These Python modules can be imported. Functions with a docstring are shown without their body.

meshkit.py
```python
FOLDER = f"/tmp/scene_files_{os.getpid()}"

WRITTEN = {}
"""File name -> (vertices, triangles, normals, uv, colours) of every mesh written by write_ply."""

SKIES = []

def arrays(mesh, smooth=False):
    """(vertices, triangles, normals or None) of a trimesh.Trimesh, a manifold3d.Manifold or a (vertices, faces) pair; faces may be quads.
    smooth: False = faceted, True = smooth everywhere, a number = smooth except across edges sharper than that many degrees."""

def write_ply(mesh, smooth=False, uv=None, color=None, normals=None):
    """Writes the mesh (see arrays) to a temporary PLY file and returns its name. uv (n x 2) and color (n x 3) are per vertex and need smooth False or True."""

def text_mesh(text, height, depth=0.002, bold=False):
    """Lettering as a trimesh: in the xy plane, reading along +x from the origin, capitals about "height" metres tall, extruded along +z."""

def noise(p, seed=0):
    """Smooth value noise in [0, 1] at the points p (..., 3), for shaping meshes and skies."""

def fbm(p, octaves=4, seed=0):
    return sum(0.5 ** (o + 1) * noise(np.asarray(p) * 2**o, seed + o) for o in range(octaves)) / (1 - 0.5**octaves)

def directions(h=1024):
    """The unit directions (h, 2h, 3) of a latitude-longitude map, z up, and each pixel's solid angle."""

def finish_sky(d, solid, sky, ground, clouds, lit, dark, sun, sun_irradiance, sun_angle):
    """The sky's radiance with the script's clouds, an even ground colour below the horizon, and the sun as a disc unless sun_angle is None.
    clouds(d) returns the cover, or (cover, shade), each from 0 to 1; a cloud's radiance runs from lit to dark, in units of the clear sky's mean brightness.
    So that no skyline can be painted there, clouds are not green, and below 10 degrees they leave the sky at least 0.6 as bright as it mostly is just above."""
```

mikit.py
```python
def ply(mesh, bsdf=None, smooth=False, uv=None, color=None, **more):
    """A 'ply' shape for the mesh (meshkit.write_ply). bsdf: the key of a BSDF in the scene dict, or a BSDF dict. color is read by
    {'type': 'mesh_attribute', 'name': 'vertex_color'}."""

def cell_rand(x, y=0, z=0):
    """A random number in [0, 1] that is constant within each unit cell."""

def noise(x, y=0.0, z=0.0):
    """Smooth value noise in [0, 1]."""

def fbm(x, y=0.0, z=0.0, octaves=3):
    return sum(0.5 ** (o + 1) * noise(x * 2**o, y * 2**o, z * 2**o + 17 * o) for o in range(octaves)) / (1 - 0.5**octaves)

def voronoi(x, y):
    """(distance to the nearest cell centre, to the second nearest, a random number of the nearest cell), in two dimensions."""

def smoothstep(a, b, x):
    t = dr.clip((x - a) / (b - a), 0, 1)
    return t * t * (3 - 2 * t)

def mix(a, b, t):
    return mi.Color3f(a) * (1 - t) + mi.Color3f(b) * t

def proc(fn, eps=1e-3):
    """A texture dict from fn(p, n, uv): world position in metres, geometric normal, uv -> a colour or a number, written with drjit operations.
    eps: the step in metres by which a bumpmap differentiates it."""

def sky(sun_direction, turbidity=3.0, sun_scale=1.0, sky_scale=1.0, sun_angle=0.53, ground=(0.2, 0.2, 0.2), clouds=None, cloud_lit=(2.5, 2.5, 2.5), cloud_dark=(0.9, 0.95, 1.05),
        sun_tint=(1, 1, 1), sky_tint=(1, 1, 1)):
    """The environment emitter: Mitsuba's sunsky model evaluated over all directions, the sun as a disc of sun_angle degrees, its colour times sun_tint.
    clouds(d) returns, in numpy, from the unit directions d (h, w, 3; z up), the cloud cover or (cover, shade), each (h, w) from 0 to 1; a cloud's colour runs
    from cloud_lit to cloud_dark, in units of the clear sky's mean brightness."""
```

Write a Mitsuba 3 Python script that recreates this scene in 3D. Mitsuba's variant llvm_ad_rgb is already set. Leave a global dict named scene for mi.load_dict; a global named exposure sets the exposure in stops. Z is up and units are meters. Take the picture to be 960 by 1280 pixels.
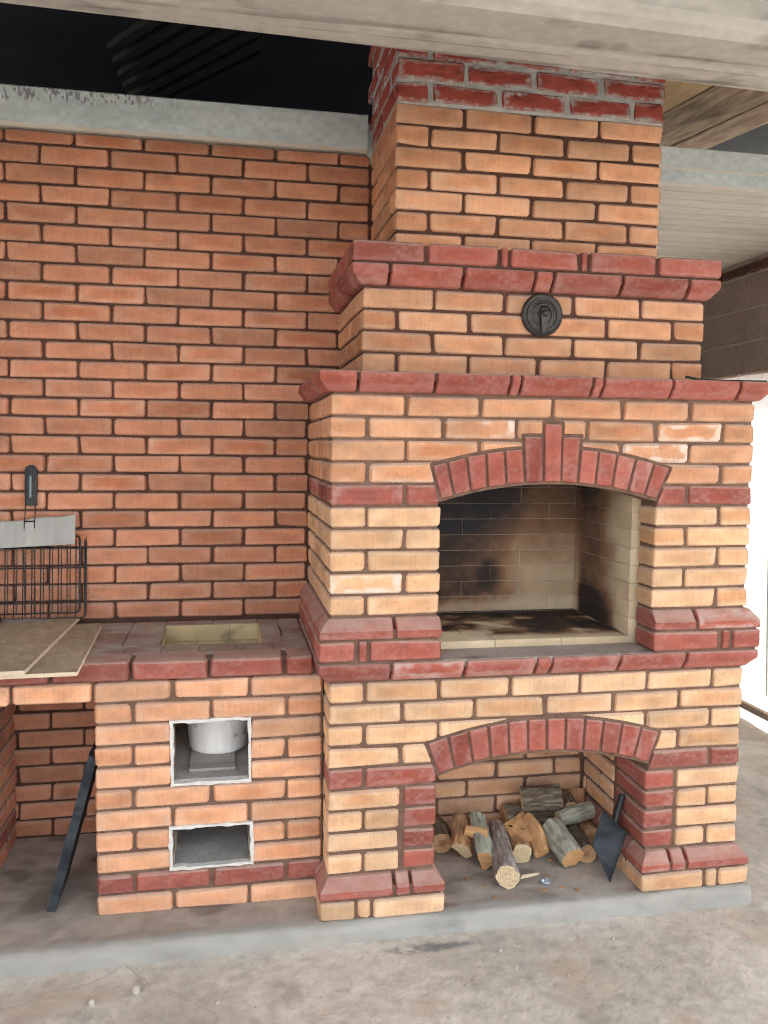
import math, random
import numpy as np, trimesh, drjit as dr, mitsuba as mi, mikit, meshkit
import manifold3d as m3
from shapely.geometry import Polygon, box as sbox
from shapely.ops import unary_union
from mikit import proc, noise, fbm, cell_rand, smoothstep, mix, voronoi

random.seed(7)
rng = np.random.default_rng(7)
T = mi.ScalarTransform4f
scene, labels = {'type': 'scene'}, {}

# ------------------------------------------------------------------ camera, sky, exposure
CAM = np.array([-0.3286, -2.7404, 1.6142])
FWD = np.array([0.183100, 0.980122, -0.076391])
UP = np.array([0.003070, 0.077134, 0.997016])
scene['camera'] = {
    'type': 'perspective', 'fov': 2 * math.degrees(math.atan(480 / 1040.13)), 'fov_axis': 'x',
    'near_clip': 0.05, 'far_clip': 400.0,
    'to_world': T().look_at(origin=CAM.tolist(), target=(CAM + FWD).tolist(), up=UP.tolist())}
scene['sky'] = mikit.sky((0.50, 0.50, 0.85), turbidity=4, sun_scale=0.8, sun_angle=3, clouds=lambda d: 0.9,
                         cloud_lit=(4.3, 4.3, 4.25), cloud_dark=(4.0, 4.0, 4.0), sun_tint=(1.0, 0.98, 0.96))
exposure = 2.85

# ------------------------------------------------------------------ materials
def tw(b): return {'type': 'twosided', 'bsdf': b}
def prin(col, rough=0.85, spec=0.25, **k):
    c = proc(col) if callable(col) else {'type': 'rgb', 'value': list(col)}
    return {'type': 'principled', 'base_color': c, 'roughness': rough, 'specular': spec, **k}
def mat(key, col, rough=0.85, spec=0.25, bump=None, h=0.002, eps=1e-3, **k):
    b = prin(col, rough, spec, **k)
    if bump is not None:
        b = {'type': 'bumpmap', 'tex': proc(bump, eps), 'scale': h, 'bsdf': b}
    scene[key] = tw(b)
    return key

def brick_col(a, b, bloom=0.3, pale=(0.66, 0.58, 0.52), dust=0.25, dusty=(0.42, 0.33, 0.29), chalk=0.0):
    def fn(p, n, uv):
        s = dr.floor(uv.x / 16)
        x, z = uv.x - 16 * s - 8, uv.y - 8
        r1, r2, r3, r4 = cell_rand(s, 1), cell_rand(s, 2), cell_rand(s, 3), cell_rand(s, 4)
        c = mix(a, b, r1) * (0.80 + 0.36 * r2)
        mott = fbm(p.x * 16 + s, p.y * 16, p.z * 22, 3)
        c = c * (0.76 + 0.48 * mott)
        wob = fbm(p.x * 30, p.y * 30 + 3 * s, p.z * 30, 3)
        ax, az = dr.abs(x), dr.abs(z)
        heart = smoothstep(0.034, 0.006, az + 0.020 * (wob - 0.5)) * smoothstep(0.13, 0.03, ax + 0.10 * (fbm(p.x * 12, p.y * 12 + s, p.z * 5, 2) - 0.5))
        c = mix(c, c * mi.Color3f(0.90, 0.72, 0.62), heart * r4)
        st = noise((p.x + p.y) * 260, p.z * 14, s)
        c = c * (0.94 + 0.12 * st)
        sp = noise(p.x * 330, p.y * 330, p.z * 330)
        c = c * (1 - 0.30 * smoothstep(0.84, 0.95, sp))
        pit = smoothstep(0.74, 0.92, noise(p.x * 130, p.y * 130, p.z * 130))
        c = c * (1 - 0.13 * pit)
        edge = dr.maximum(smoothstep(0.004, 0.031, az), smoothstep(0.060, 0.123, ax))
        c = mix(c, pale, smoothstep(0.20, 1.0, edge * (0.15 + 1.2 * wob)) * dust * (0.3 + 0.7 * r3))
        bl = smoothstep(1 - bloom, 1 - bloom + 0.02, r3)
        big = smoothstep(0.25, 0.55, fbm(p.x * 9 + 3 * s, p.y * 9, p.z * 11, 2))
        c = mix(c, pale, bl * 0.85 * big * smoothstep(0.25, 0.95, edge * 0.75 + 1.8 * (wob - 0.5)))
        # a few sooty or dirty faces
        c = c * (1 - 0.12 * smoothstep(0.62, 0.80, fbm(p.x * 5, p.y * 5, p.z * 6 + 4, 3)))
        if chalk: c = mix(c, pale, chalk * smoothstep(0.40, 0.80, 0.55 * fbm(p.x * 75, p.y * 75, p.z * 75, 3) + 0.45 * fbm(p.x * 11 + s, p.y * 11, p.z * 11, 3)))
        return mix(c, dusty, 0.75 * smoothstep(0.30, 0.85, n.z) * (0.6 + 0.4 * wob))
    return fn
def brick_bump(p, n, uv):
    pit = smoothstep(0.70, 0.92, noise(p.x * 130, p.y * 130, p.z * 130))
    return fbm(p.x * 110, p.y * 110, p.z * 110, 3) + 0.4 * noise((p.x + p.y) * 220, p.z * 16, 2) + 1.3 * noise(p.x * 26, p.y * 26, p.z * 26) - 0.35 * pit
mat('buff_brick', brick_col((0.62, 0.42, 0.265), (0.56, 0.36, 0.215), 0.12), bump=brick_bump, h=0.0016)
mat('apricot_brick', brick_col((0.52, 0.295, 0.18), (0.48, 0.258, 0.155), 0.36), bump=brick_bump, h=0.0016)
mat('dark_brick', brick_col((0.10, 0.055, 0.05), (0.14, 0.075, 0.065), 0.1), bump=brick_bump, h=0.002)
mat('brightened_brick', brick_col((0.67, 0.385, 0.24), (0.61, 0.335, 0.205), 0.08), bump=brick_bump, h=0.0016)  # stove's own orange, albedo raised to stand in for missing light; chimney too
mat('brightened_niche_brick', brick_col((0.66, 0.43, 0.28), (0.60, 0.37, 0.23), 0.05), bump=brick_bump, h=0.0016)  # buff brick paled to offset the shade deep in the log niche
mat('wall_brick', brick_col((0.55, 0.265, 0.170), (0.48, 0.225, 0.142), 0.05, dust=0.22), bump=brick_bump, h=0.0016)
mat('red_brick', brick_col((0.325, 0.102, 0.080), (0.25, 0.076, 0.062), 0.22, (0.45, 0.31, 0.29), 0.26, chalk=0.34), bump=brick_bump, h=0.0018)

def rough_red(p, n, uv):
    s = dr.floor(uv.x / 16)
    x, z = uv.x - 16 * s - 8, uv.y - 8
    c = mi.Color3f(0.34, 0.075, 0.06) * (0.7 + 0.6 * fbm(p.x * 20, p.y * 20, p.z * 20))
    edge = dr.maximum(smoothstep(0.0, 0.030, dr.abs(z)), smoothstep(0.06, 0.125, dr.abs(x)))
    m = smoothstep(0.51, 0.76, edge * 0.32 + 0.40 * fbm(p.x * 14 + 4, p.y * 14, p.z * 20, 3) + 0.26 * fbm(p.x * 70, p.y * 70, p.z * 70, 3))
    g = mix((0.30, 0.30, 0.30), (0.58, 0.57, 0.55), fbm(p.x * 38, p.y * 38, p.z * 38))
    return mix(c, g, m)
mat('smeared_red_brick', rough_red, bump=lambda p, n, uv: fbm(p.x * 60, p.y * 60, p.z * 60, 4) + 1.5 * fbm(p.x * 22, p.y * 22, p.z * 22, 3), h=0.010)
mat('grey_mortar', lambda p, n, uv: mix((0.24, 0.26, 0.26), (0.60, 0.61, 0.60), fbm(p.x * 22, p.y * 22, p.z * 22, 4)), bump=lambda p, n, uv: fbm(p.x * 55, p.y * 55, p.z * 55, 4), h=0.010)
def mortar_fn(a, b):
    return lambda p, n, uv: mix(a, b, fbm(p.x * 30, p.y * 30, p.z * 30, 3))
mat('dark_mortar', mortar_fn((0.060, 0.030, 0.024), (0.125, 0.070, 0.055)), 0.95, 0.1, bump=lambda p, n, uv: fbm(p.x * 120, p.y * 120, p.z * 120, 3), h=0.007)
mat('brown_mortar', mortar_fn((0.095, 0.055, 0.042), (0.22, 0.145, 0.112)), 0.95, 0.1, bump=lambda p, n, uv: fbm(p.x * 120, p.y * 120, p.z * 120, 3), h=0.007)

def soot_amount(p):
    w = fbm(p.x * 5, p.y * 5, p.z * 5, 3) - 0.5
    w2 = fbm(p.x * 24 + 3, p.y * 24, p.z * 24, 3) - 0.5
    back = smoothstep(0.55, 0.62, p.y)
    top = 0.20 + 0.50 * smoothstep(1.00, 1.50, p.z + 0.12 * w)
    left = 0.92 * smoothstep(1.12, 0.60, p.x + 0.16 * w - 0.18 * smoothstep(1.15, 1.5, p.z))
    left = left * (0.88 + 0.12 * smoothstep(1.08, 1.30, p.z + 0.1 * w))
    streak = 0.98 * dr.exp(-(dr.square((p.x - 0.755 - 0.08 * w) / 0.10) + dr.square((p.z - 1.07) / 0.15)))
    b = dr.maximum(dr.maximum(top, left), streak)
    b = b * (0.30 + 0.70 * smoothstep(0.94, 1.01, p.z + 0.03 * w2 + 0.05 * smoothstep(0.6, 0.45, p.x)))
    right = 0.66 * smoothstep(0.16, 0.46, p.y + 0.14 * w) + 0.55 * smoothstep(1.10, 0.95, p.z + 0.12 * w) * smoothstep(0.20, 0.34, p.y) + 0.35 * smoothstep(1.28, 1.50, p.z) * smoothstep(0.2, 0.55, p.y)
    s = b * back + right * (1 - back)
    hearth = 0.95 * smoothstep(-0.16, 0.24, fbm(p.x * 7 + 2, p.y * 8, 3, 4) - 0.50 + 0.24 * smoothstep(0.62, 0.92, p.x) + 0.25 * (p.y - 0.4)) * smoothstep(0.15, 0.27, p.y)
    return dr.clip(dr.select(p.z < 0.925, hearth, s) * (1 + 0.35 * w2), 0, 1)
def fire_fn(p, n, uv):
    s = dr.floor(uv.x / 16)
    r1 = cell_rand(s, 1)
    c = mix((0.60, 0.51, 0.37), (0.53, 0.43, 0.30), r1) * (0.82 + 0.3 * fbm(p.x * 14, p.y * 14, p.z * 14))
    k = soot_amount(p) * (0.92 + 0.16 * r1)
    brown = mi.Color3f(0.215, 0.125, 0.078)
    black = mix((0.042, 0.032, 0.029), (0.036, 0.037, 0.043), smoothstep(1.1, 1.3, p.z))
    return dr.select(k < 0.5, mix(c, brown, k * 2), mix(brown, black, smoothstep(0.40, 0.98, k) * smoothstep(0.5, 0.6, k)))
mat('lining_brick', lambda p, n, uv: mix((0.62, 0.52, 0.32), (0.54, 0.43, 0.25), cell_rand(dr.floor(uv.x / 16), 1)) * (0.75 + 0.4 * fbm(p.x * 14, p.y * 14, p.z * 14)) * (1 - 0.5 * smoothstep(0.55, 0.8, fbm(p.x * 9, p.y * 9, p.z * 12, 3))), 0.9, 0.15)
mat('lining_mortar', (0.42, 0.34, 0.22), 0.95, 0.1)
mat('fire_brick', fire_fn, 0.9, 0.15, bump=lambda p, n, uv: fbm(p.x * 120, p.y * 120, p.z * 120, 2), h=0.0008)
mat('fire_mortar', lambda p, n, uv: mix((0.52, 0.45, 0.35), (0.13, 0.11, 0.10), soot_amount(p)), 0.95, 0.1)

def concrete(a, b, sc=1.0, cracks=0.0):
    def fn(p, n, uv):
        c = mix(a, b, fbm(p.x * 3 * sc, p.y * 3 * sc, p.z * 3 * sc, 4))
        c = c * (0.80 + 0.40 * fbm(p.x * 24 * sc, p.y * 24 * sc, p.z * 24 * sc, 3))
        c = c * (1 - 0.35 * smoothstep(0.66, 0.82, fbm(p.x * 9 + 7, p.y * 9, p.z * 9, 3)))
        return c
    return fn
def floor_fn(p, n, uv):
    c = mix((0.42, 0.392, 0.352), (0.54, 0.51, 0.468), smoothstep(0.25, 0.75, fbm(p.x * 2.2, p.y * 2.2, 1, 4)))
    c = c * (0.80 + 0.40 * fbm(p.x * 34, p.y * 34, 2, 3)) * (0.94 + 0.12 * fbm(p.x * 190, p.y * 190, 3, 2))
    c = c * (1 - 0.12 * smoothstep(0.80, 0.92, noise(p.x * 120, p.y * 120, 4)))
    c = mix(c, (0.62, 0.60, 0.57), 0.14 * smoothstep(0.84, 0.94, noise(p.x * 95 + 5, p.y * 95, 4)))
    c = c * (1 - 0.20 * smoothstep(0.58, 0.78, fbm(p.x * 7 + 3, p.y * 7, 5, 4)))
    c = mix(c, (0.42, 0.32, 0.25), 0.45 * smoothstep(0.52, 0.76, fbm(p.x * 4 + 11, p.y * 5, 9, 4)))
    # dark ash smudge in front of the slab
    q = dr.square((p.x - 0.33) / 0.20) + dr.square((p.y + 0.12) / 0.035)
    c = mix(c, (0.14, 0.15, 0.16), 0.75 * smoothstep(0.30, 0.85, dr.exp(-q) * (0.3 + 1.2 * fbm(p.x * 45, p.y * 60, 2, 3))))
    wx, wy = p.x * 1.3 + 0.12 * fbm(p.x * 9, p.y * 9, 3), p.y * 1.3 + 0.12 * fbm(p.x * 9, p.y * 9 + 8, 3)
    d1, d2, w = voronoi(wx, wy)
    cr = (1 - smoothstep(0.002, 0.010, d2 - d1)) * smoothstep(0.45, 0.6, noise(p.x * 3, p.y * 3, 5))
    return mix(c, (0.30, 0.25, 0.21), 0.45 * cr)
def floor_bump(p, n, uv):
    return fbm(p.x * 14, p.y * 14, p.z * 14, 5) + 0.35 * fbm(p.x * 90, p.y * 90, 1, 2)
mat('floor_concrete', floor_fn, 0.92, 0.15, bump=floor_bump, h=0.007)
def slab_fn(p, n, uv):
    c = mix((0.30, 0.27, 0.24), (0.41, 0.375, 0.345), fbm(p.x * 3, p.y * 5, p.z * 3, 4))
    c = c * (0.80 + 0.40 * fbm(p.x * 26, p.y * 26, p.z * 26, 3))
    c = c * (1 - 0.45 * smoothstep(0.60, 0.8, fbm(p.x * 5 + 2, p.y * 9, 2, 3)))
    skim = smoothstep(0.012, -0.028, p.y + 0.05 * (fbm(p.x * 9, p.y * 9, 4, 3) - 0.5))
    c = mix(c, (0.20, 0.17, 0.15), 0.5 * smoothstep(0.55, 0.75, fbm(p.x * 4 + 20, p.y * 12, 8, 4)))
    skim = skim * (0.55 + 0.45 * smoothstep(0.3, 0.55, fbm(p.x * 7 + 5, p.y * 14, p.z * 30, 4)))
    blue = mix((0.22, 0.245, 0.245), (0.42, 0.435, 0.425), fbm(p.x * 6, p.y * 20, p.z * 20, 3))
    return mix(c, blue, 0.68 * skim)
mat('slab_concrete', slab_fn, 0.9, 0.2, bump=lambda p, n, uv: fbm(p.x * 20, p.y * 20, p.z * 20, 5), h=0.006)
def counter_fn(p, n, uv):
    s = dr.floor(uv.x / 16)
    red = mix((0.24, 0.125, 0.105), (0.22, 0.14, 0.12), cell_rand(s, 1))
    grey = mix((0.27, 0.225, 0.195), (0.40, 0.35, 0.305), fbm(p.x * 18, p.y * 18, 1, 3))
    c = mix(red, grey, 0.35 + 0.65 * smoothstep(0.30, 0.65, fbm(p.x * 6 + 2, p.y * 8, 4, 4)))
    return c * (0.75 + 0.45 * fbm(p.x * 40, p.y * 40, p.z * 40))
mat('counter_top', counter_fn, 0.85, 0.25, bump=brick_bump, h=0.003)
mat('ledge_grout', concrete((0.27, 0.225, 0.205), (0.38, 0.335, 0.305), 3), bump=lambda p, n, uv: fbm(p.x * 60, p.y * 60, p.z * 60, 4), h=0.004)

def board_marked(a, b):
    def fn(p, n, uv):
        band = noise(p.y * 34 + 0.8 * noise(p.x * 1.5, p.y * 6), p.z * 34, 3)
        c = mix(a, b, 0.55 * band + 0.45 * fbm(p.x * 1.5, p.y * 16, p.z * 16, 4))
        c = c * (0.84 + 0.3 * fbm(p.x * 30, p.y * 60, p.z * 60, 3))
        return c * (1 - 0.42 * smoothstep(0.54, 0.74, fbm(p.x * 3, p.y * 26 + 4, p.z * 26, 4)))
    return fn
def beam_fn(p, n, uv):
    q = p.y + p.z
    c = mix((0.31, 0.305, 0.29), (0.42, 0.412, 0.39), fbm(p.x * 3, p.y * 7, p.z * 7, 4))
    c = c * (0.86 + 0.28 * fbm(p.x * 40, p.y * 55, p.z * 55, 3))
    ln = smoothstep(0.60, 0.80, noise(q * 48 + 0.5 * noise(p.x * 1.3, 1, 2), 2, 7)) * smoothstep(0.35, 0.65, fbm(p.x * 5, q * 20, 3, 3))
    c = c * (1 - 0.42 * ln)
    return c * (1 - 0.30 * smoothstep(0.58, 0.75, fbm(p.x * 7 + 3, p.y * 14, p.z * 14, 4)))
mat('formed_concrete', beam_fn, 0.9, 0.15,
    bump=lambda p, n, uv: noise(p.y * 34, p.z * 34, 3) + 0.5 * fbm(p.x * 12, p.y * 50, p.z * 50, 3), h=0.006)
def edge_fn(p, n, uv):
    c = mix((0.44, 0.525, 0.565), (0.66, 0.745, 0.785), fbm(p.x * 5, p.y * 5, p.z * 12, 4))
    c = c * (0.8 + 0.4 * fbm(p.x * 45, p.y * 45, p.z * 45, 3))
    drip = smoothstep(2.945, 2.970, p.z + 0.035 * noise(p.x * 90, 1, 2)) * smoothstep(0.52, 0.70, noise(p.x * 150, p.z * 60, 5)) * smoothstep(-0.45, -0.75, p.x)
    c = mix(c, (0.09, 0.09, 0.095), 0.65 * drip)
    t = p.y * 9.5 + 0.10 * noise(p.x * 2, p.y * 3)
    fr = t - dr.floor(t)
    side = mix((0.55, 0.53, 0.49), (0.70, 0.68, 0.63), 0.6 * cell_rand(dr.floor(t), 3) + 0.4 * fbm(p.x * 3, p.y * 14, 2, 3))
    side = side * (0.90 + 0.2 * fbm(p.x * 22, p.y * 44, 1, 3)) * (1 - 0.22 * (1 - smoothstep(0.0, 0.10, dr.minimum(fr, 1 - fr))))
    return dr.select(n.z < -0.7, side, c)
mat('cast_concrete', edge_fn, 0.85, 0.25, bump=lambda p, n, uv: fbm(p.x * 20, p.y * 20, p.z * 40, 4), h=0.006)
mat('cinder_block', lambda p, n, uv: mix((0.28, 0.215, 0.19), (0.40, 0.32, 0.285), fbm(p.x * 9, p.y * 9, p.z * 9, 4)) * (0.75 + 0.5 * noise(p.x * 160, p.y * 160, p.z * 160)), 0.95, 0.1, bump=lambda p, n, uv: fbm(p.x * 130, p.y * 130, p.z * 130, 3), h=0.005)
mat('block_mortar', mortar_fn((0.40, 0.34, 0.30), (0.52, 0.45, 0.41)), 0.95, 0.1)
mat('plaster', (0.45, 0.43, 0.40), 0.95, 0.1)
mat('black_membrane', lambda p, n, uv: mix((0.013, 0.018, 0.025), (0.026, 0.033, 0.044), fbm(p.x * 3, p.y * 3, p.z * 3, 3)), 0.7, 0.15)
def wood_col(a, b, gx, gy, gz, dark=0.4):
    def fn(p, n, uv):
        w = 0.6 * fbm(p.x * 3, p.y * 3, p.z * 3, 2)
        g = fbm(p.x * gx + w, p.y * gy + w, p.z * gz + w, 4)
        c = mix(a, b, smoothstep(0.25, 0.75, g))
        return c * (1 - dark * smoothstep(0.55, 0.75, fbm(p.x * gx * 0.3 + 3, p.y * gy * 0.5, p.z * gz * 0.3, 3)))
    return fn
mat('weathered_board', wood_col((0.30, 0.20, 0.135), (0.50, 0.37, 0.265), 45, 2.5, 45), 0.85, 0.2)
mat('fresh_board', wood_col((0.55, 0.37, 0.20), (0.66, 0.47, 0.27), 40, 2, 40, 0.15), 0.8, 0.2)
mat('dark_slat', (0.019, 0.020, 0.023), 0.8, 0.2)
mat('osb', lambda p, n, uv: mix((0.30, 0.24, 0.170), (0.39, 0.325, 0.24), cell_rand(dr.floor(voronoi(p.x * 42 + noise(p.x * 30, p.y * 30), p.y * 22)[2] * 1000))) * (0.78 + 0.4 * fbm(p.x * 6, p.y * 6, 1, 3)), 0.8, 0.2)
mat('osb_edge', lambda p, n, uv: mix((0.50, 0.42, 0.31), (0.62, 0.54, 0.42), fbm(p.x * 30, p.y * 30, p.z * 160, 3)), 0.85, 0.2)
mat('black_steel', (0.018, 0.017, 0.018), 0.45, 0.5)
mat('black_rubber', lambda p, n, uv: mi.Color3f(0.018, 0.02, 0.026) * (0.8 + 0.4 * noise(p.x * 80, p.y * 80, p.z * 80)), 0.5, 0.4)
mat('grip_stripe', (0.16, 0.22, 0.26), 0.4, 0.5)
mat('bright_steel', {'x': 0} and (0.55, 0.55, 0.55), 0.35, 0.5, metallic=0.8)
mat('blued_steel', lambda p, n, uv: mix((0.018, 0.024, 0.033), (0.042, 0.052, 0.064), smoothstep(0.3, 0.7, fbm(p.x * 16, p.y * 16, p.z * 26, 4))), 0.6, 0.2)
mat('cast_iron', lambda p, n, uv: mix((0.020, 0.020, 0.023), (0.065, 0.062, 0.058), fbm(p.x * 60, p.y * 60, p.z * 60, 3)), 0.45, 0.5, metallic=0.4)
mat('paper', lambda p, n, uv: mix((0.34, 0.36, 0.36), (0.48, 0.49, 0.48), fbm(p.x * 30, p.y * 8, p.z * 5, 4)) * (0.9 + 0.15 * noise(p.x * 60, 1, p.z * 4)), 0.85, 0.2)
mat('white_plastic', lambda p, n, uv: mix((0.84, 0.85, 0.86), (0.46, 0.43, 0.40), 0.7 * smoothstep(0.62, 0.8, fbm(p.x * 26, p.y * 26, p.z * 26, 4))), 0.4, 0.5)
mat('white_foam', lambda p, n, uv: mix((0.52, 0.52, 0.51), (0.68, 0.68, 0.67), fbm(p.x * 60, p.y * 60, p.z * 60)), 0.9, 0.2, bump=lambda p, n, uv: fbm(p.x * 90, p.y * 90, p.z * 90, 3), h=0.004)
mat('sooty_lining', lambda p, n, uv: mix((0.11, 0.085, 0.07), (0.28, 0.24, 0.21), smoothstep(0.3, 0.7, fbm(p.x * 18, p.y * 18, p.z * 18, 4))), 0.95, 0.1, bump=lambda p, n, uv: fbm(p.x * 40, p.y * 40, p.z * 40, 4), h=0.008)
mat('ash_grey', concrete((0.26, 0.26, 0.26), (0.38, 0.38, 0.37), 4), 0.95, 0.1, bump=lambda p, n, uv: fbm(p.x * 50, p.y * 50, p.z * 50, 3), h=0.003)
mat('grey_plank', wood_col((0.24, 0.23, 0.22), (0.37, 0.36, 0.34), 6, 60, 60), 0.85, 0.2)
mat('foil', (0.42, 0.50, 0.60), 0.25, 0.5, metallic=0.8)
mat('pale_wood', (0.62, 0.54, 0.40), 0.85, 0.2)
mat('stone_chip', (0.46, 0.44, 0.38), 0.9, 0.2)
mat('dirt', concrete((0.36, 0.335, 0.30), (0.46, 0.435, 0.40), 0.4), 0.95, 0.1)
mat('batten_wood', wood_col((0.34, 0.27, 0.21), (0.48, 0.39, 0.31), 30, 3, 60), 0.85, 0.2)
def bark_fn(a, b, lichen, lc=(0.34, 0.38, 0.31)):
    def fn(p, n, uv):
        g = fbm(uv.x * 1.0, uv.y * 22, 3, 4)
        c = mix(a, b, smoothstep(0.3, 0.7, g)) * (0.75 + 0.45 * fbm(p.x * 60, p.y * 60, p.z * 60, 3))
        return mix(c, lc, lichen * smoothstep(0.42, 0.62, fbm(p.x * 22, p.y * 22, p.z * 22, 4)))
    return fn
def bark_bump(p, n, uv): return fbm(uv.x * 9, uv.y * 26, 1, 4)
mat('grey_bark', bark_fn((0.17, 0.135, 0.12), (0.34, 0.29, 0.27), 0.25, (0.42, 0.42, 0.45)), 0.95, 0.1, bump=lambda p, n, uv: fbm(p.x * 90, p.y * 90, p.z * 90, 3), h=0.004)
mat('dark_bark', bark_fn((0.095, 0.075, 0.058), (0.22, 0.18, 0.14), 0.15, (0.24, 0.23, 0.18)), 0.95, 0.1, bump=lambda p, n, uv: fbm(p.x * 90, p.y * 90, p.z * 90, 3), h=0.005)
mat('lichen_bark', bark_fn((0.19, 0.18, 0.145), (0.34, 0.33, 0.28), 0.55), 0.95, 0.1, bump=lambda p, n, uv: fbm(p.x * 100, p.y * 100, p.z * 100, 3), h=0.005)
mat('split_wood', lambda p, n, uv: mix((0.42, 0.215, 0.095), (0.60, 0.38, 0.20), fbm(uv.x * 2.5, uv.y * 30, 2, 4)) * (0.8 + 0.35 * fbm(p.x * 40, p.y * 40, p.z * 40)), 0.9, 0.15, bump=lambda p, n, uv: fbm(uv.x * 8, uv.y * 60, 1, 4), h=0.004)
def ring_fn(p, n, uv):
    r = dr.sqrt(dr.square(uv.x) + dr.square(uv.y)) + 0.08 * noise(uv.x * 3, uv.y * 3)
    c = mix((0.56, 0.40, 0.24), (0.36, 0.20, 0.10), 0.5 + 0.5 * dr.sin(r * 42))
    c = mix(c, (0.30, 0.13, 0.06), 0.7 * smoothstep(0.55, 0.15, r))
    return c * (0.8 + 0.35 * noise(p.x * 150, p.y * 150, p.z * 150))
mat('cut_wood', ring_fn, 0.9, 0.15)
mat('pale_cut_wood', lambda p, n, uv: mix((0.60, 0.50, 0.34), (0.48, 0.36, 0.22), 0.5 + 0.5 * dr.sin((dr.sqrt(dr.square(uv.x) + dr.square(uv.y)) + 0.1 * noise(uv.x * 3, uv.y * 3)) * 34)) * (0.82 + 0.3 * noise(p.x * 120, p.y * 120, p.z * 120)), 0.9, 0.15)
mat('grey_cord', (0.42, 0.43, 0.44), 0.8, 0.2)
scene['white_film'] = {'type': 'principledthin', 'base_color': {'type': 'rgb', 'value': [0.88, 0.90, 0.92]}, 'roughness': 0.5, 'spec_trans': 0.0, 'diff_trans': 0.7}

# ------------------------------------------------------------------ mesh helpers
def add(key, mesh, m, parent=None, smooth=False, uv=None, to_world=None, **k):
    full = key if parent is None else parent + '__' + key
    if full in scene:
        i = 1
        while f'{full}_{i:03d}' in scene: i += 1
        full = f'{full}_{i:03d}'
    d = mesh if isinstance(mesh, dict) else mikit.ply(mesh, m, smooth, uv)
    if to_world is not None: d = {**d, 'to_world': to_world}
    scene[full] = d
    return full
def tag(key, label=None, cat=None, group=None, kind=None):
    labels[key] = {k: v for k, v in (('label', label), ('category', cat), ('group', group), ('kind', kind)) if v}
    return key
def bx(x0, x1, y0, y1, z0, z1):
    b = trimesh.creation.box((x1 - x0, y1 - y0, z1 - z0)); b.apply_translation(((x0 + x1) / 2, (y0 + y1) / 2, (z0 + z1) / 2)); return b
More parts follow.
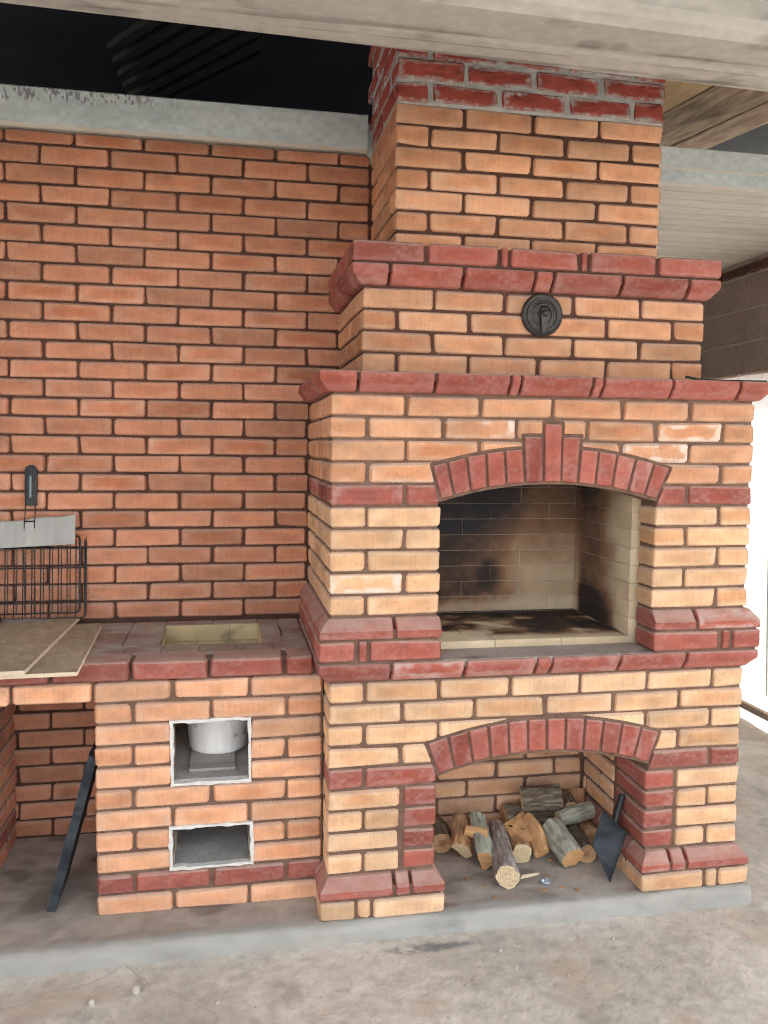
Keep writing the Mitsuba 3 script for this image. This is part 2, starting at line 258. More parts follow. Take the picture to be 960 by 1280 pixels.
def man(t): return m3.Manifold(m3.Mesh(np.asarray(t.vertices, np.float32), np.asarray(t.faces, np.uint32)))
def mesh_of(M):
    k = M.to_mesh(); return trimesh.Trimesh(np.array(k.vert_properties[:, :3]), np.array(k.tri_verts), process=False)
def cat(L): return trimesh.util.concatenate(L)
def prism_y(poly, y0, y1):
    L = []
    for g in getattr(poly, 'geoms', [poly]):
        e = trimesh.creation.extrude_polygon(g, y1 - y0, engine='earcut')
        v = e.vertices.copy(); e.vertices = np.c_[v[:, 0], y1 - v[:, 2], v[:, 1]]; L.append(e)
    t = cat(L); t.fix_normals(); return t
def hull(pts): return trimesh.convex.convex_hull(np.asarray(pts))
def plane_uv(v, n, seed, c=None):
    c = v.mean(0) if c is None else c
    q = v - c; a = np.abs(n); k = a.argmax(1)
    u = np.where(k == 0, q[:, 1], q[:, 0]); w = np.where(k == 2, q[:, 1], q[:, 2])
    return np.c_[16 * seed + 8 + u, 8 + w]
def cbox(L, D, H, r, seed, jit=0.0013):
    g = np.random.default_rng(seed * 977 + int(L * 1e4) + int(D * 1e3))
    V, F, UV = [], [], []
    idx = {}
    for sx in (-1, 1):
        for sy in (-1, 1):
            for sz in (-1, 1):
                c = np.array([sx * L / 2, sy * D / 2, sz * H / 2]) + g.uniform(-jit, jit, 3)
                rr = r * g.uniform(0.55, 1.30) * (1.6 if g.random() < 0.04 else 1.0)
                for a in range(3):
                    p = c.copy()
                    for b in range(3):
                        if b != a: p[b] -= (sx, sy, sz)[b] * rr
                    idx[(sx, sy, sz, a)] = len(V); V.append(p)
                    u, w = {1: (p[0], p[2]), 0: (p[1], p[2]), 2: (p[0], p[1])}[a]
                    UV.append((16 * seed + 8 + u, 8 + w))
    V = np.array(V)
    S = (-1, 1)
    Q = []
    for a in range(3):
        o = [b for b in range(3) if b != a]
        for s in S:
            q = []
            for s1, s2 in ((-1, -1), (1, -1), (1, 1), (-1, 1)):
                k = [0, 0, 0]; k[a] = s; k[o[0]] = s1; k[o[1]] = s2; q.append(idx[(*k, a)])
            Q.append(q)
    for c_ in range(3):
        a, b = [k for k in range(3) if k != c_]
        for s1 in S:
            for s2 in S:
                k0 = [0, 0, 0]; k0[a] = s1; k0[b] = s2; k1 = list(k0); k0[c_] = -1; k1[c_] = 1
                Q.append([idx[(*k0, a)], idx[(*k1, a)], idx[(*k1, b)], idx[(*k0, b)]])
    for q in Q: F += [[q[0], q[1], q[2]], [q[0], q[2], q[3]]]
    for sx in S:
        for sy in S:
            for sz in S: F.append([idx[(sx, sy, sz, 0)], idx[(sx, sy, sz, 1)], idx[(sx, sy, sz, 2)]])
    F = np.array(F)
    n = np.cross(V[F[:, 1]] - V[F[:, 0]], V[F[:, 2]] - V[F[:, 0]])
    flip = (n * V[F].mean(1)).sum(1) < 0
    F[flip] = F[flip][:, ::-1]
    return trimesh.Trimesh(V, F, process=False), np.array(UV)
CACHE = {}
SEEDS = 18
def brick(x0, x1, y0, y1, z0, z1, m, parent, name='brick', cut=None, r=0.0090, jit=0.0014):
    """One brick of the bond; cut = a manifold to take away (arches)."""
    L, D, H = x1 - x0, y1 - y0, z1 - z0
    if L < 0.006: return
    c = np.array([(x0 + x1) / 2, (y0 + y1) / 2, (z0 + z1) / 2])
    seed = int(rng.integers(SEEDS))
    key = (round(L, 3), round(D, 3), round(H, 3), m, seed, r)
    if key not in CACHE:
        t, uv = cbox(L, D, H, min(r, L * 0.22), seed, jit)
        CACHE[key] = (mikit.ply(t, m, True, uv), t, uv)
    d, t, uv = CACHE[key]
    dy = float(rng.normal(0, 0.0010)); dx = float(rng.normal(0, 0.0008)); tl = float(rng.normal(0, 0.18))
    if cut is not None:
        t2 = t.copy(); t2.apply_translation(c)
        A = man(t2); B = A - cut
        if B.volume() < A.volume() * 0.999:
            if B.is_empty(): return
            for P in B.decompose():
                if P.volume() < 2.0e-5: continue
                q = mesh_of(P)
                q.unmerge_vertices() if hasattr(q, 'unmerge_vertices') else None
                v = np.array(q.vertices); n = np.array(q.vertex_normals)
                u = plane_uv(v, n, seed, c)
                add(name, mikit.ply(q, m, False, u), m, parent)
            return
    add(name, d, m, parent, to_world=T().translate([float(c[0] + dx), float(c[1] + dy), float(c[2])]).rotate([0, 1, 0], tl))
def bevel(x0, x1, y0, y1, z0, z1, m, parent, sides='f', up=True, b=0.032, low=0.028, name='brick', r=0.005):
    """A special brick with one sloping face: sides f(ront) l(eft) r(ight); up = the slope on its upper part."""
    P = []
    j = lambda: float(rng.uniform(-0.0016, 0.0016))
    bb = {s: (b if s in sides else 0.0) for s in 'flr'}
    def ring(z, k, kr=r, cap=False):
        X0, X1, Y0, Y1 = x0 + bb['l'] * k, x1 - bb['r'] * k, y0 + bb['f'] * k, y1
        for X, sx in ((X0, 1), (X1, -1)):
            for Y_, sy in ((Y0, 1), (Y1, -1)):
                if cap: P.append((X + sx * kr + j(), Y_ + sy * kr + j(), z))
                else: P.extend([(X + sx * kr + j(), Y_ + j(), z), (X + j(), Y_ + sy * kr + j(), z)])
    ks = [(z0, 0, 1), (z0 + r, 0, 0), (z0 + low, 0, 0), (z1 - r, 1 - r / (z1 - z0 - low), 0), (z1, 1, 1)]
    for z, k, cap in ks:
        ring(z if up else z1 - (z - z0), k, cap=bool(cap))
    t = hull(P); seed = int(rng.integers(SEEDS))
    add(name, mikit.ply(t, m, True, plane_uv(np.array(t.vertices), np.array(t.vertex_normals), seed)), m, parent)
def voussoir(q, y0, y1, m, parent, r=0.0045, g=0.0035):
    """One arch brick: q = four corners (x, z) in order."""
    q = np.array(q, float)
    def inset(p, d):
        o = []
        for i in range(4):
            e1 = p[(i + 1) % 4] - p[i]; e2 = p[(i - 1) % 4] - p[i]
            o.append(p[i] + d * (e1 / np.linalg.norm(e1) + e2 / np.linalg.norm(e2)))
        return np.array(o)
    p = inset(q, g) + rng.uniform(-0.001, 0.001, (4, 2)); pi = inset(p, r)
    pc = []
    for i in range(4):
        for k in (1, -1):
            e = p[(i + k) % 4] - p[i]; pc.append(p[i] + r * e / np.linalg.norm(e))
    dy = float(rng.normal(0, 0.001))
    P = [(a, y0 + dy, b) for a, b in pi] + [(a, y0 + r + dy, b) for a, b in pc] + [(a, y1, b) for a, b in pc]
    t = hull(P); seed = int(rng.integers(SEEDS))
    v = np.array(t.vertices); c = v.mean(0)
    uv = plane_uv(v, np.array(t.vertex_normals), seed, c)
    uv = np.c_[16 * seed + uv[:, 1], uv[:, 0] - 16 * seed]
    add('brick', mikit.ply(t, m, True, uv), m, parent)
def tube(pts, rad, sides=8, caps=True):
    p = np.asarray(pts, float); n = len(p); rad = np.broadcast_to(rad, (n,))
    t = np.gradient(p, axis=0); t /= np.linalg.norm(t, axis=1, keepdims=True)
    ref = np.eye(3)[np.abs(t).max(0).argmin()]
    a = np.cross(t, ref); a /= np.linalg.norm(a, axis=1, keepdims=True); b = np.cross(t, a)
    th = np.arange(sides) * 2 * np.pi / sides
    V = (p[:, None] + rad[:, None, None] * (np.cos(th)[None, :, None] * a[:, None] + np.sin(th)[None, :, None] * b[:, None])).reshape(-1, 3)
    F = []
    for i in range(n - 1):
        for j in range(sides):
            k = (j + 1) % sides
            F += [[i * sides + j, i * sides + k, (i + 1) * sides + k], [i * sides + j, (i + 1) * sides + k, (i + 1) * sides + j]]
    if caps:
        V = np.vstack([V, p[0], p[-1]]); c0, c1 = len(V) - 2, len(V) - 1
        for j in range(sides):
            k = (j + 1) % sides
            F += [[c0, k, j], [c1, (n - 1) * sides + j, (n - 1) * sides + k]]
    t_ = trimesh.Trimesh(V, F, process=False)
    t_.fix_normals(); return t_
def lathe(profile, sides=40):
    pr = np.asarray(profile, float); n = len(pr); th = np.arange(sides) * 2 * np.pi / sides
    V = np.stack([np.outer(pr[:, 0], np.cos(th)), np.outer(pr[:, 0], np.sin(th)), np.repeat(pr[:, 1:2], sides, 1)], -1).reshape(-1, 3)
    F = []
    for i in range(n - 1):
        for j in range(sides):
            k = (j + 1) % sides
            F += [[i * sides + j, i * sides + k, (i + 1) * sides + k], [i * sides + j, (i + 1) * sides + k, (i + 1) * sides + j]]
    return trimesh.Trimesh(V, F, process=False)

QZ = 0.075
def zr(n): return (n - 1) * QZ - 0.001, n * QZ - 0.0085
def bond(x0, W, start):
    """Stretchers (F) and closing headers (H) of one course from x0 over the width W."""
    out, x, end = [], 0.0, W
    if start == 'H':
        out.append((0.0, 0.12)); x = 0.13
    while x < end - 0.02:
        e = min(x + 0.25, end)
        if start == 'H' and end - e < 0.14 and e != end and end - e > 0.1:
            out.append((x, e)); x = e + 0.01; continue
        out.append((x, e)); x = e + 0.01
    return [(x0 + a, x0 + b) for a, b in out]

# ------------------------------------------------------------------ the setting
FZ = -0.07
gm = trimesh.Trimesh([(-150, -150, FZ - 0.09), (150, -150, FZ - 0.09), (150, 150, FZ - 0.09), (-150, 150, FZ - 0.09)], [(0, 1, 2), (0, 2, 3)])
add('ground', gm, 'dirt'); tag('ground', 'bare brown earth around the terrace', kind='structure')
add('floor', bx(-6, 9, -6.5, 8, FZ - 0.12, FZ), 'floor_concrete'); tag('floor', 'rough dusty beige concrete floor', kind='structure')
# hearth slab: rounded worn front edge, uneven
nx = 160
xs = np.linspace(-2.6, 1.588, nx)
prof = [(0.80, FZ - 0.02), (0.80, 0.0), (0.20, 0.0), (0.06, 0.0), (0.0, -0.001), (-0.030, -0.003), (-0.043, -0.008), (-0.050, -0.018), (-0.053, -0.040), (-0.055, FZ - 0.02)]
V = []
for x in xs:
    for k, (y, z) in enumerate(prof):
        w = meshkit.fbm(np.array([x * 5, k * 0.35, 3.0]), 3) - 0.5
        V.append((x, y + ((0.022 * w + 0.030 * min(0, meshkit.fbm(np.array([x * 14, 3.0, 7.0]), 3) - 0.38)) * -1 if 5 <= k else 0), z + (0.008 * w if 4 <= k < 8 else 0)))
V = np.array(V); n_ = len(prof); F = []
for i in range(nx - 1):
    for k in range(n_ - 1):
        a, b, c, d = i * n_ + k, i * n_ + k + 1, (i + 1) * n_ + k + 1, (i + 1) * n_ + k
        F += [[a, b, c], [a, c, d]]
for i, o in ((0, 1), ((nx - 1) * n_, -1)):
    for k in range(1, n_ - 1): F.append([i, i + k, i + k + 1][::o])
t = trimesh.Trimesh(V, F, process=False); t.fix_normals()
add('hearth_slab', t, 'slab_concrete', smooth=40); tag('hearth_slab', 'low concrete base slab with a blue grey front edge', kind='structure')

# back brick wall --------------------------------------------------------------
WALL = 'brick_wall'
add(WALL, cat([bx(-2.695, 0.30, 0.779, 0.95, -0.05, 2.79)]), 'dark_mortar')
tag(WALL, 'long orange brick wall with dark joints behind the counter, under the concrete slab edge', 'wall')
for n in range(1, 39):
    if n == 11 or n == 12: continue
    z0, z1 = zr(n); z0 += 0.0060; z1 += 0.0064
    ph = -1.047 + (0.0 if n % 2 else 0.13)
    xr = 0.25 if n >= 25 else 0.0
    xl = -1.70 if n > 12 else -1.25
    if n <= 10: xr = -0.70
    if n == 38: z1 = 2.788 if False else 2.826
    k0 = math.floor((xl - ph) / 0.26)
    for k in range(k0, 10):
        a, b = ph + k * 0.26 + 0.004, ph + (k + 1) * 0.26 - 0.004
        if a >= xr - 0.02: break
        brick(a, min(b, xr) if b - xr > 0.02 else b, 0.77, 0.87, z0, z1, 'wall_brick', WALL, r=.0080)
# concrete slab of the upper floor with its edge over the wall
SZ0, SZ1 = 2.835, 2.985
def slab_profile(z_bot):
    return [(0.772, z_bot), (0.760, z_bot + 0.012), (0.757, z_bot + 0.05), (0.757, SZ1 - 0.006), (0.764, SZ1), (6.0, SZ1), (6.0, z_bot)]
pl = Polygon(slab_profile(SZ0))
e = trimesh.creation.extrude_polygon(pl, 2.69 + 0.24, engine='earcut')
v = e.vertices.copy(); e.vertices = np.c_[v[:, 2] - 2.69, v[:, 0], v[:, 1]]; e.fix_normals()
pr = Polygon([(0.772, 2.795), (0.760, 2.805), (0.757, 2.862), (0.748, 2.868), (0.748, 2.952), (0.757, 2.958), (6.0, 2.958), (6.0, 2.795)])
e2 = trimesh.creation.extrude_polygon(pr, 2.80 + 0.3 - 1.20, engine='earcut')
v = e2.vertices.copy(); e2.vertices = np.c_[v[:, 2] + 1.20, v[:, 0], v[:, 1]]; e2.fix_normals()
add('concrete_slab', cat([e, e2, bx(0.24, 1.20, 0.79, 6.0, 2.795, 2.958)]), 'cast_concrete')
tag('concrete_slab', 'grey concrete slab overhead, its weathered edge running over the brick wall and past the chimney', 'slab')
# front beam (slightly out of square with the wall)
bp = [(0.0, 2.635), (0.012, 2.622), (0.10, 2.620), (0.115, 2.624), (0.24, 2.624), (0.262, 2.640), (0.272, 2.665), (0.272, 3.06), (0.0, 3.06)]
e = trimesh.creation.extrude_polygon(Polygon([(-a, b) for a, b in bp]), 6.6, engine='earcut')
v = e.vertices.copy(); M = np.c_[v[:, 2] - 2.72, v[:, 0], v[:, 1]]
ang = math.atan2(-0.550 + 0.612, 1.168 + 0.843); ca, sa = math.cos(ang), math.sin(ang)
e.vertices = np.c_[M[:, 0] * ca - M[:, 1] * sa + 0.061, M[:, 0] * sa + M[:, 1] * ca - 0.583, M[:, 2]]; e.fix_normals()
add('concrete_beam', e, 'formed_concrete')
tag('concrete_beam', 'long streaked grey concrete beam crossing the top of the view in front of the chimney', 'beam')
# roof underside: membrane, boards, slats
def roofz(y): return 3.40 + 0.11 * (y - 1.5)
def sheet(x0, x1, y0, y1, dz, th):
    P = [(x, y, roofz(y) + dz + k) for k in (0, th) for x in (x0, x1) for y in (y0, y1)]
    return hull(P)
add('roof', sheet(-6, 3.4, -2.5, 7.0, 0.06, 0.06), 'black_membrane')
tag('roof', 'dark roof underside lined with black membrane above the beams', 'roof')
for i, (a, b, m) in enumerate([(1.28, 1.56, 'fresh_board'), (1.565, 1.965, 'fresh_board'), (1.975, 2.135, 'weathered_board'), (2.145, 2.35, 'weathered_board'), (2.36, 2.585, 'weathered_board')]):
    k = add('board', sheet(a, b, 0.2, 2.9, 0.015 + 0.004 * (i % 2), 0.025), m, 'roof')
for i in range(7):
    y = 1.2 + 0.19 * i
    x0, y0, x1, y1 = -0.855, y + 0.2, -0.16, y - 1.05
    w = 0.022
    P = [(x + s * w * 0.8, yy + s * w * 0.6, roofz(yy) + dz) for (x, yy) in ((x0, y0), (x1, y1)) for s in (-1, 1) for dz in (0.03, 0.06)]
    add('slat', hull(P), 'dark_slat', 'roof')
# closing walls out of view
add('back_wall', bx(-3.2, 3.0, 5.6, 5.8, FZ, 3.9), 'plaster'); tag('back_wall', 'plastered wall closing the covered room at the back', 'wall')
add('added_side_wall', bx(-2.9, -2.7, -2.2, 6.0, FZ, 2.97), 'plaster'); tag('added_side_wall', 'plain plastered wall added out of view at the left to shade the left faces', 'wall')  # unseen wall, added and sized to keep light off left-facing brick
# right block wall over the opening
BW = 'block_wall'
add(BW, bx(2.808, 3.0, -0.6, 5.6, 2.095, 2.79), 'block_mortar')
tag(BW, 'brown cinder block wall hanging over the bright opening at the right', 'wall')
for r_ in range(3):
    z0 = 2.093 + r_ * 0.2025
    off = (1.612, 1.387, 1.562)[r_]
    for k in range(-5, 8):
        a = off + 0.41 * k + 0.006; b = a + 0.398
        if b < -0.5 or a > 5.4: continue
        brick(2.80, 2.95, a, b, z0, z0 + 0.188, 'cinder_block', BW, 'block', r=0.006)
for k in range(45):
    a = -0.5 + 0.13 * k
    brick(2.797, 2.93, a, a + 0.12, 2.705, 2.768, 'dark_brick', BW, 'brick')
# white plastic film over the opening
ys = np.linspace(-0.6, 5.6, 150); zs = np.linspace(FZ, 2.11, 30)
YY, ZZ = np.meshgrid(ys, zs, indexing='ij')
fold = 0.020 * (meshkit.fbm(np.stack([YY * 4, ZZ * 0.35, 0 * YY], -1), 4) - 0.5) + 0.008 * np.sin(YY * 14 + ZZ * 0.6)
P = np.stack([2.86 + fold, YY, ZZ], -1).reshape(-1, 3)
F = []
for i in range(149):
    for j in range(29):
        a = i * 30 + j; F += [[a, a + 1, a + 31], [a, a + 31, a + 30]]
add('plastic_film', trimesh.Trimesh(P, F, process=False), 'white_film', smooth=True)
tag('plastic_film', 'bright white translucent plastic film hung across the opening at the right', 'film')
for y, a, b in ((1.70, .16, 1.64), (1.36, .3, 2.0), (2.25, .05, 1.9)): add('cord', tube([(2.835, y - .055, a), (2.833, y - .02, (a + b) / 2), (2.836, y, b)], .004, 6), 'grey_cord', 'plastic_film', smooth=True)
add('wood_batten', cat([bx(2.815, 2.845, -0.5, 1.70, 0.022, 0.060), bx(2.815, 2.845, 1.706, 5.5, 0.022, 0.060)]), 'batten_wood')
tag('wood_batten', 'thin brown wooden batten along the foot of the white film', 'batten')

# ------------------------------------------------------------------ the fireplace
FP = 'brick_fireplace'
upI = [.378, .427, .486, .545, .613, .680, .747, .811, .873, .938, 1.002, 1.063, 1.125, 1.174]
upE = [.347, .399, .466, .536, .602, .669, .743, .811, .882, .949, 1.020, 1.092, 1.162, 1.223]
loI = [.388, .445, .513, .578, .645, .714, .784, .853, .921, .988, 1.056, 1.119, 1.180]
loE = [.343, .419, .491, .564, .637, .711, .781, .853, .928, 1.000, 1.073, 1.150, 1.221]
def circ(x, apex, R): return apex - R + math.sqrt(max(R * R - (x - 0.778) ** 2, 0))
def quads(I, E, ai, Ri, ae, Re, tops=None):
    out = []
    for k in range(len(I) - 1):
        top = (tops or {}).get(k)
        q = [(I[k], circ(I[k], ai, Ri)), (I[k + 1], circ(I[k + 1], ai, Ri)), (E[k + 1], top or circ(E[k + 1], ae, Re)), (E[k], top or circ(E[k], ae, Re))]
        out.append(q)
    return out
upQ = quads(upI, upE, 1.502, 1.329, 1.624, 1.449, {5: 1.663, 6: 1.708, 7: 1.663})
loQ = quads(loI, loE, 0.543, 1.245, 0.664, 1.363)
def region(Q, z_low):
    below = Polygon([(Q[0][0][0], z_low)] + [q[0] for q in Q] + [Q[-1][1], (Q[-1][1][0], z_low)])
    return unary_union([Polygon(q).buffer(0.0008) for q in Q] + [below])
upR = region(upQ, 0.9); loR = region(loQ, -0.1)
upCut = man(prism_y(upR.buffer(0.007, join_style=2), -0.2, 0.4)); loCut = man(prism_y(loR.buffer(0.007, join_style=2), -0.2, 0.4))
m = 0.009
core = man(bx(m, 1.55 - m, m, 0.768, 0.0, 1.862)) - man(bx(0.371, 1.179, -0.3, 0.14, 0.89, 1.44)) - man(bx(0.33, 1.22, 0.12, 0.72, 0.85, 1.80))
core = core - man(bx(0.371, 1.179, -0.3, 0.559, -0.1, 0.60)) - man(prism_y(upR.buffer(0.002), -0.3, 0.13)) - man(prism_y(loR.buffer(0.002), -0.3, 0.13))
core = core + man(bx(-0.022, 0.395, -0.026, 0.5, 0.0, 0.107)) + man(bx(1.158, 1.572, -0.026, 0.5, 0.0, 0.107)) - man(bx(0.40, 1.155, -0.3, 0.559, -0.1, 0.15))
core = core + man(bx(-0.028, 1.578, -0.022, 0.76, 0.862, 0.884)) + man(bx(-0.026, 0.371, -0.022, 0.76, 0.88, 1.003)) + man(bx(1.179, 1.576, -0.022, 0.76, 0.88, 1.003)) + man(bx(-0.026, 1.576, -0.026, 0.76, 1.838, 1.861))
core = core - man(bx(0.33, 1.22, 0.12, 0.72, 0.85, 1.80))
add(FP, mesh_of(core), 'brown_mortar')
tag(FP, 'tall buff and red brick fireplace with two arched openings and a stepped chimney', 'fireplace')
B_, A_, R_ = 'buff_brick', 'apricot_brick', 'red_brick'
def side(n, start, m, y_end=0.77, x0=0.0, y0=0.0, parent=FP, D=0.12):
    z0, z1 = zr(n)
    y = y0 + (0.26 if start == 'H' else 0.13)
    while y < y_end - 0.03:
        e = min(y + 0.25, y_end); brick(x0, x0 + D, y, e, z0, z1, m, parent); y = e + 0.01
def front(n, start, m, x0=0.0, W=1.55, y0=0.0, parent=FP, cut=None, only=None):
    z0, z1 = zr(n)
    L = bond(x0, W, start)
    for i, (a, b) in enumerate(L):
        if only and not only(a, b): continue
        d = 0.25 if (start == 'H' and i in (0, len(L) - 1)) else 0.115
        brick(a, b, y0, y0 + d, z0, z1, m, parent, cut=cut if cut is not None and b > 0.3 and a < 1.27 else None)
F_H = lambda n: 'F' if n % 2 == 0 else 'H'
for n in range(3, 25):
    if n in (12, 13, 14): continue
    mm = R_ if n in (7, 20) else (A_ if n >= 21 else B_)
    if n <= 6:
        z0, z1 = zr(n)
        for a, b in ([(0, .25)] if n % 2 == 0 else [(0, .12), (.13, .25)]): brick(a, b, 0, 0.25 if a == 0 and b == .12 else 0.12, z0, z1, B_, FP)
        for a, b in ([(1.30, 1.55)] if n % 2 == 0 else [(1.30, 1.42), (1.43, 1.55)]): brick(a, b, 0, 0.25 if b == 1.55 and a > 1.4 else 0.12, z0, z1, B_, FP)
        brick(.26 + .004, .38, 0.002, 0.25, z0, z1, R_, FP); brick(1.17, 1.29, 0.002, 0.235, z0, z1, R_, FP)
    elif n == 7:
        front(n, 'H', R_, cut=loCut, only=lambda a, b: b < 0.42 or a > 1.12)
        brick(1.17, 1.29, 0.13, 0.25, *zr(7), R_, FP)
    elif n <= 10: front(n, F_H(n), mm, cut=loCut)
    elif n == 11: front(n, 'H', mm)
    elif n <= 19:
        z0, z1 = zr(n)
        for a, b in ([(0, .25), (.26, .38), (1.17, 1.29), (1.30, 1.55)] if n % 2 == 0 else [(0, .12), (.13, .38), (1.17, 1.42), (1.43, 1.55)]):
            brick(a, b, 0, 0.25 if a in (0, 1.43) and b - a < .13 else .12, z0, z1, B_, FP)
    else: front(n, F_H(n), mm, cut=upCut)
    side(n, F_H(n), mm)
# reveals of the firebox: header ends behind the face bricks
p = 0.036
# plinth: course 1 and bevelled course 2
z0, z1 = zr(1)
for a, b in [(-.03, .09), (.10, .145), (.155, .408), (1.150, 1.400), (1.410, 1.453), (1.463, 1.583)]: brick(a, b, -p, 0.10, z0, z1, B_, FP)
for x0, x1 in ((-.03, .09), (0.29, .408), (1.15, 1.27)):
    for k in range(2): brick(x0, x1, 0.11 + 0.26 * k, 0.36 + 0.26 * k, z0, z1, B_, FP)
z0, z1 = zr(2)
for a, b, s in [(-.03, .225, 'fl'), (.235, .283, 'f'), (.293, .408, 'fr'), (1.150, 1.262, 'fl'), (1.272, 1.325, 'f'), (1.335, 1.583, 'fr')]: bevel(a, b, -p, 0.10, z0, z1, R_, FP, s)
for k in range(2):
    bevel(-.03, .09, 0.11 + 0.26 * k, 0.36 + 0.26 * k, z0, z1, R_, FP, 'l'); bevel(1.15, 1.27, 0.11 + 0.26 * k, 0.36 + 0.26 * k, z0, z1, R_, FP, 'l')
    bevel(.29, .408, 0.11 + 0.26 * k, 0.36 + 0.26 * k, z0, z1, R_, FP, 'r')
# mantel shelf, courses 12-14
z0, z1 = zr(12)
X = [-.04, .215, .473, .731, .787, 1.045, 1.303, 1.592]
for i in range(7): bevel(X[i], X[i + 1] - .010, -p, 0.12, z0, z1, R_, FP, 'f' + ('l' if i == 0 else '') + ('r' if i == 6 else ''), up=False)
z0, z1 = zr(13)
for a, b in [(-.036, .084), (.096, .124), (.136, .382), (1.168, 1.425), (1.437, 1.468), (1.480, 1.588)]: brick(a, b, -.032, 0.115, z0, z1, R_, FP)
z0, z1 = zr(14)
for a, b, s in [(-.036, .215, 'fl'), (.226, .382, 'f'), (1.168, 1.330, 'f'), (1.341, 1.588, 'fr')]: bevel(a, b, -.034, 0.115, z0, z1, R_, FP, s)
for n, up in ((12, False), (13, None), (14, True)):
    z0, z1 = zr(n)
    for k in range(3):
        y0, y1 = 0.13 + 0.26 * k, min(0.38 + 0.26 * k, 0.768)
        if n == 12: bevel(-.04, .08, y0, y1, z0, z1, R_, FP, 'l', up=False)
        elif n == 13: brick(-.036, .08, y0, y1, z0, z1, R_, FP)
        else: bevel(-.036, .08, y0, y1, z0, z1, R_, FP, 'l')
        if k == 0 and n > 12:
            pass
add('hearth_shelf', bx(0.384, 1.166, -0.024, 0.128, 0.872, 0.8935), 'ledge_grout', FP)
# cornice under the upper tier, course 25
z0, z1 = zr(25)
x = -.042; W = [.125, .25, .25, .028, .25, .028, .25, .25, .125]
for i, w in enumerate(W):
    g = (1.634 - sum(W)) / (len(W) - 1)
    bevel(x, x + w, -.042, 0.12, z0, z1, R_, FP, 'f' + ('l' if i == 0 else '') + ('r' if i == len(W) - 1 else ''), up=False, r=min(0.005, w * 0.12)); x += w + g
for k in range(3): bevel(-.042, .08, 0.13 + 0.26 * k, min(0.38 + 0.26 * k, .768), z0, z1, R_, FP, 'l', up=False)
add('cornice_top', bx(0.0, 1.55, -0.01, 0.2, 1.862, 1.8675), 'ledge_grout', FP)
# arches
for nm, Q, dark in (('arch', upQ, 0), ('arch', loQ, 1)):
    U = unary_union([Polygon(q).buffer(0.0008) for q in Q]).buffer(0.0055, join_style=2)
    k = add(nm, prism_y(U, 0.006, 0.119), 'brown_mortar', FP)
    labels[k] = {'label': 'stepped red brick arch over the firebox' if not dark else 'low red brick arch over the log niche'}
    for q in Q: voussoir(q, -0.003, 0.12, R_, k)
# log niche: back and right side
NI = add('log_niche', cat([bx(0.36, 1.30, 0.560, 0.60, 0.0, 0.62), bx(0.36, 1.30, 0.125, 0.60, 0.60, 0.64)]), 'brown_mortar', FP)
for n in range(1, 9):
    z0, z1 = zr(n); ph = .915 if n % 2 else .785
    for k in range(-3, 3):
        a, b = max(ph + .26 * k - .255, .37), min(ph + .26 * k - .005, 1.168)
        if b - a > 0.03: brick(a, b, .55, .60, z0, z1, 'brightened_niche_brick', NI)
    for a, b in ([(.262, .382), (.392, .54)] if n % 2 == 0 else [(.262, .512), (.522, .548)]):
        if n > 2: brick(1.172, 1.28, a, b, z0, z1, 'brightened_niche_brick', NI)
    brick(.27, .378, .262, .512, z0, z1, 'brightened_niche_brick', NI)
# firebox
FB = add('firebox', cat([bx(0.34, 1.21, 0.648, 0.71, 0.88, 1.76), bx(1.151, 1.21, 0.135, 0.648, 0.88, 1.76), bx(0.34, 0.397, 0.135, 0.648, 0.88, 1.76), bx(0.397, 1.151, 0.135, 0.648, 0.86, 0.917), bx(0.34, 1.21, 0.13, 0.71, 1.745, 1.79)]), 'fire_mortar', FP)
for r_ in range(13):
    z0 = .922 + .0665 * r_; z1 = z0 + .063
    if z1 > 1.75: break
    ph = .387 if r_ % 2 else .257
    for k in range(5):
        a, b = max(ph + .2575 * k, .40), min(ph + .2575 * k + .254, 1.148)
        if b - a > .02: brick(a, b, .645, .69, z0, z1, 'fire_brick', FB, 'fire_brick', r=.0012, jit=.0005)
    ph = .130 if r_ % 2 else .002
    for k in range(4):
        a, b = max(ph + .2575 * k, .130), min(ph + .2575 * k + .254, .643)
        if b - a > .02:
            brick(1.148, 1.20, a, b, z0, z1, 'fire_brick', FB, 'fire_brick', r=.0012, jit=.0005); brick(.35, .40, a, b, z0, z1, 'fire_brick', FB, 'fire_brick', r=.0012, jit=.0005)
for i, y in enumerate((.130, .2575, .385, .5125)):
    ph = .40 - (.127 if i % 2 else 0.03)
    for k in range(4):
        a, b = max(ph + .2575 * k, .40), min(ph + .2575 * k + .254, 1.147)
        if b - a > .02: brick(a, b, y, min(y + .124, .644), .86, .920, 'fire_brick', FB, 'fire_brick', r=.0015, jit=.0005)
# upper tier
UX, UY = 0.122, 0.13
UT = add('upper_tier', cat([bx(UX + m, UX + 1.29 - m, UY + m, .768, 1.862, 2.30), bx(UX - .028, UX + 1.29 + .028, UY - .028, .768, 2.214, 2.308)]), 'dark_mortar', FP)
for n in range(26, 30):
    st = 'F' if n % 2 else 'H'
    front(n, st, A_, UX, 1.29, UY, UT); side(n, st, A_, .77, UX, UY, UT)
z0, z1 = zr(30)
x = UX - .04; W = [.125, .25, .25, .058, .25, .25, .120]; g = (1.37 - sum(W)) / 6
for i, w in enumerate(W):
    bevel(x, x + w, UY - .04, UY + .1, z0, z1, R_, UT, 'f' + ('l' if i == 0 else '') + ('r' if i == 6 else ''), up=False); x += w + g
z0, z1 = zr(31)
x = UX - .04; W = [.25, .25, .022, .25, .022, .25, .25]; g = (1.37 - sum(W)) / 6
for w in W: brick(x, x + w, UY - .04, UY + .1, z0, z1, R_, UT); x += w + g
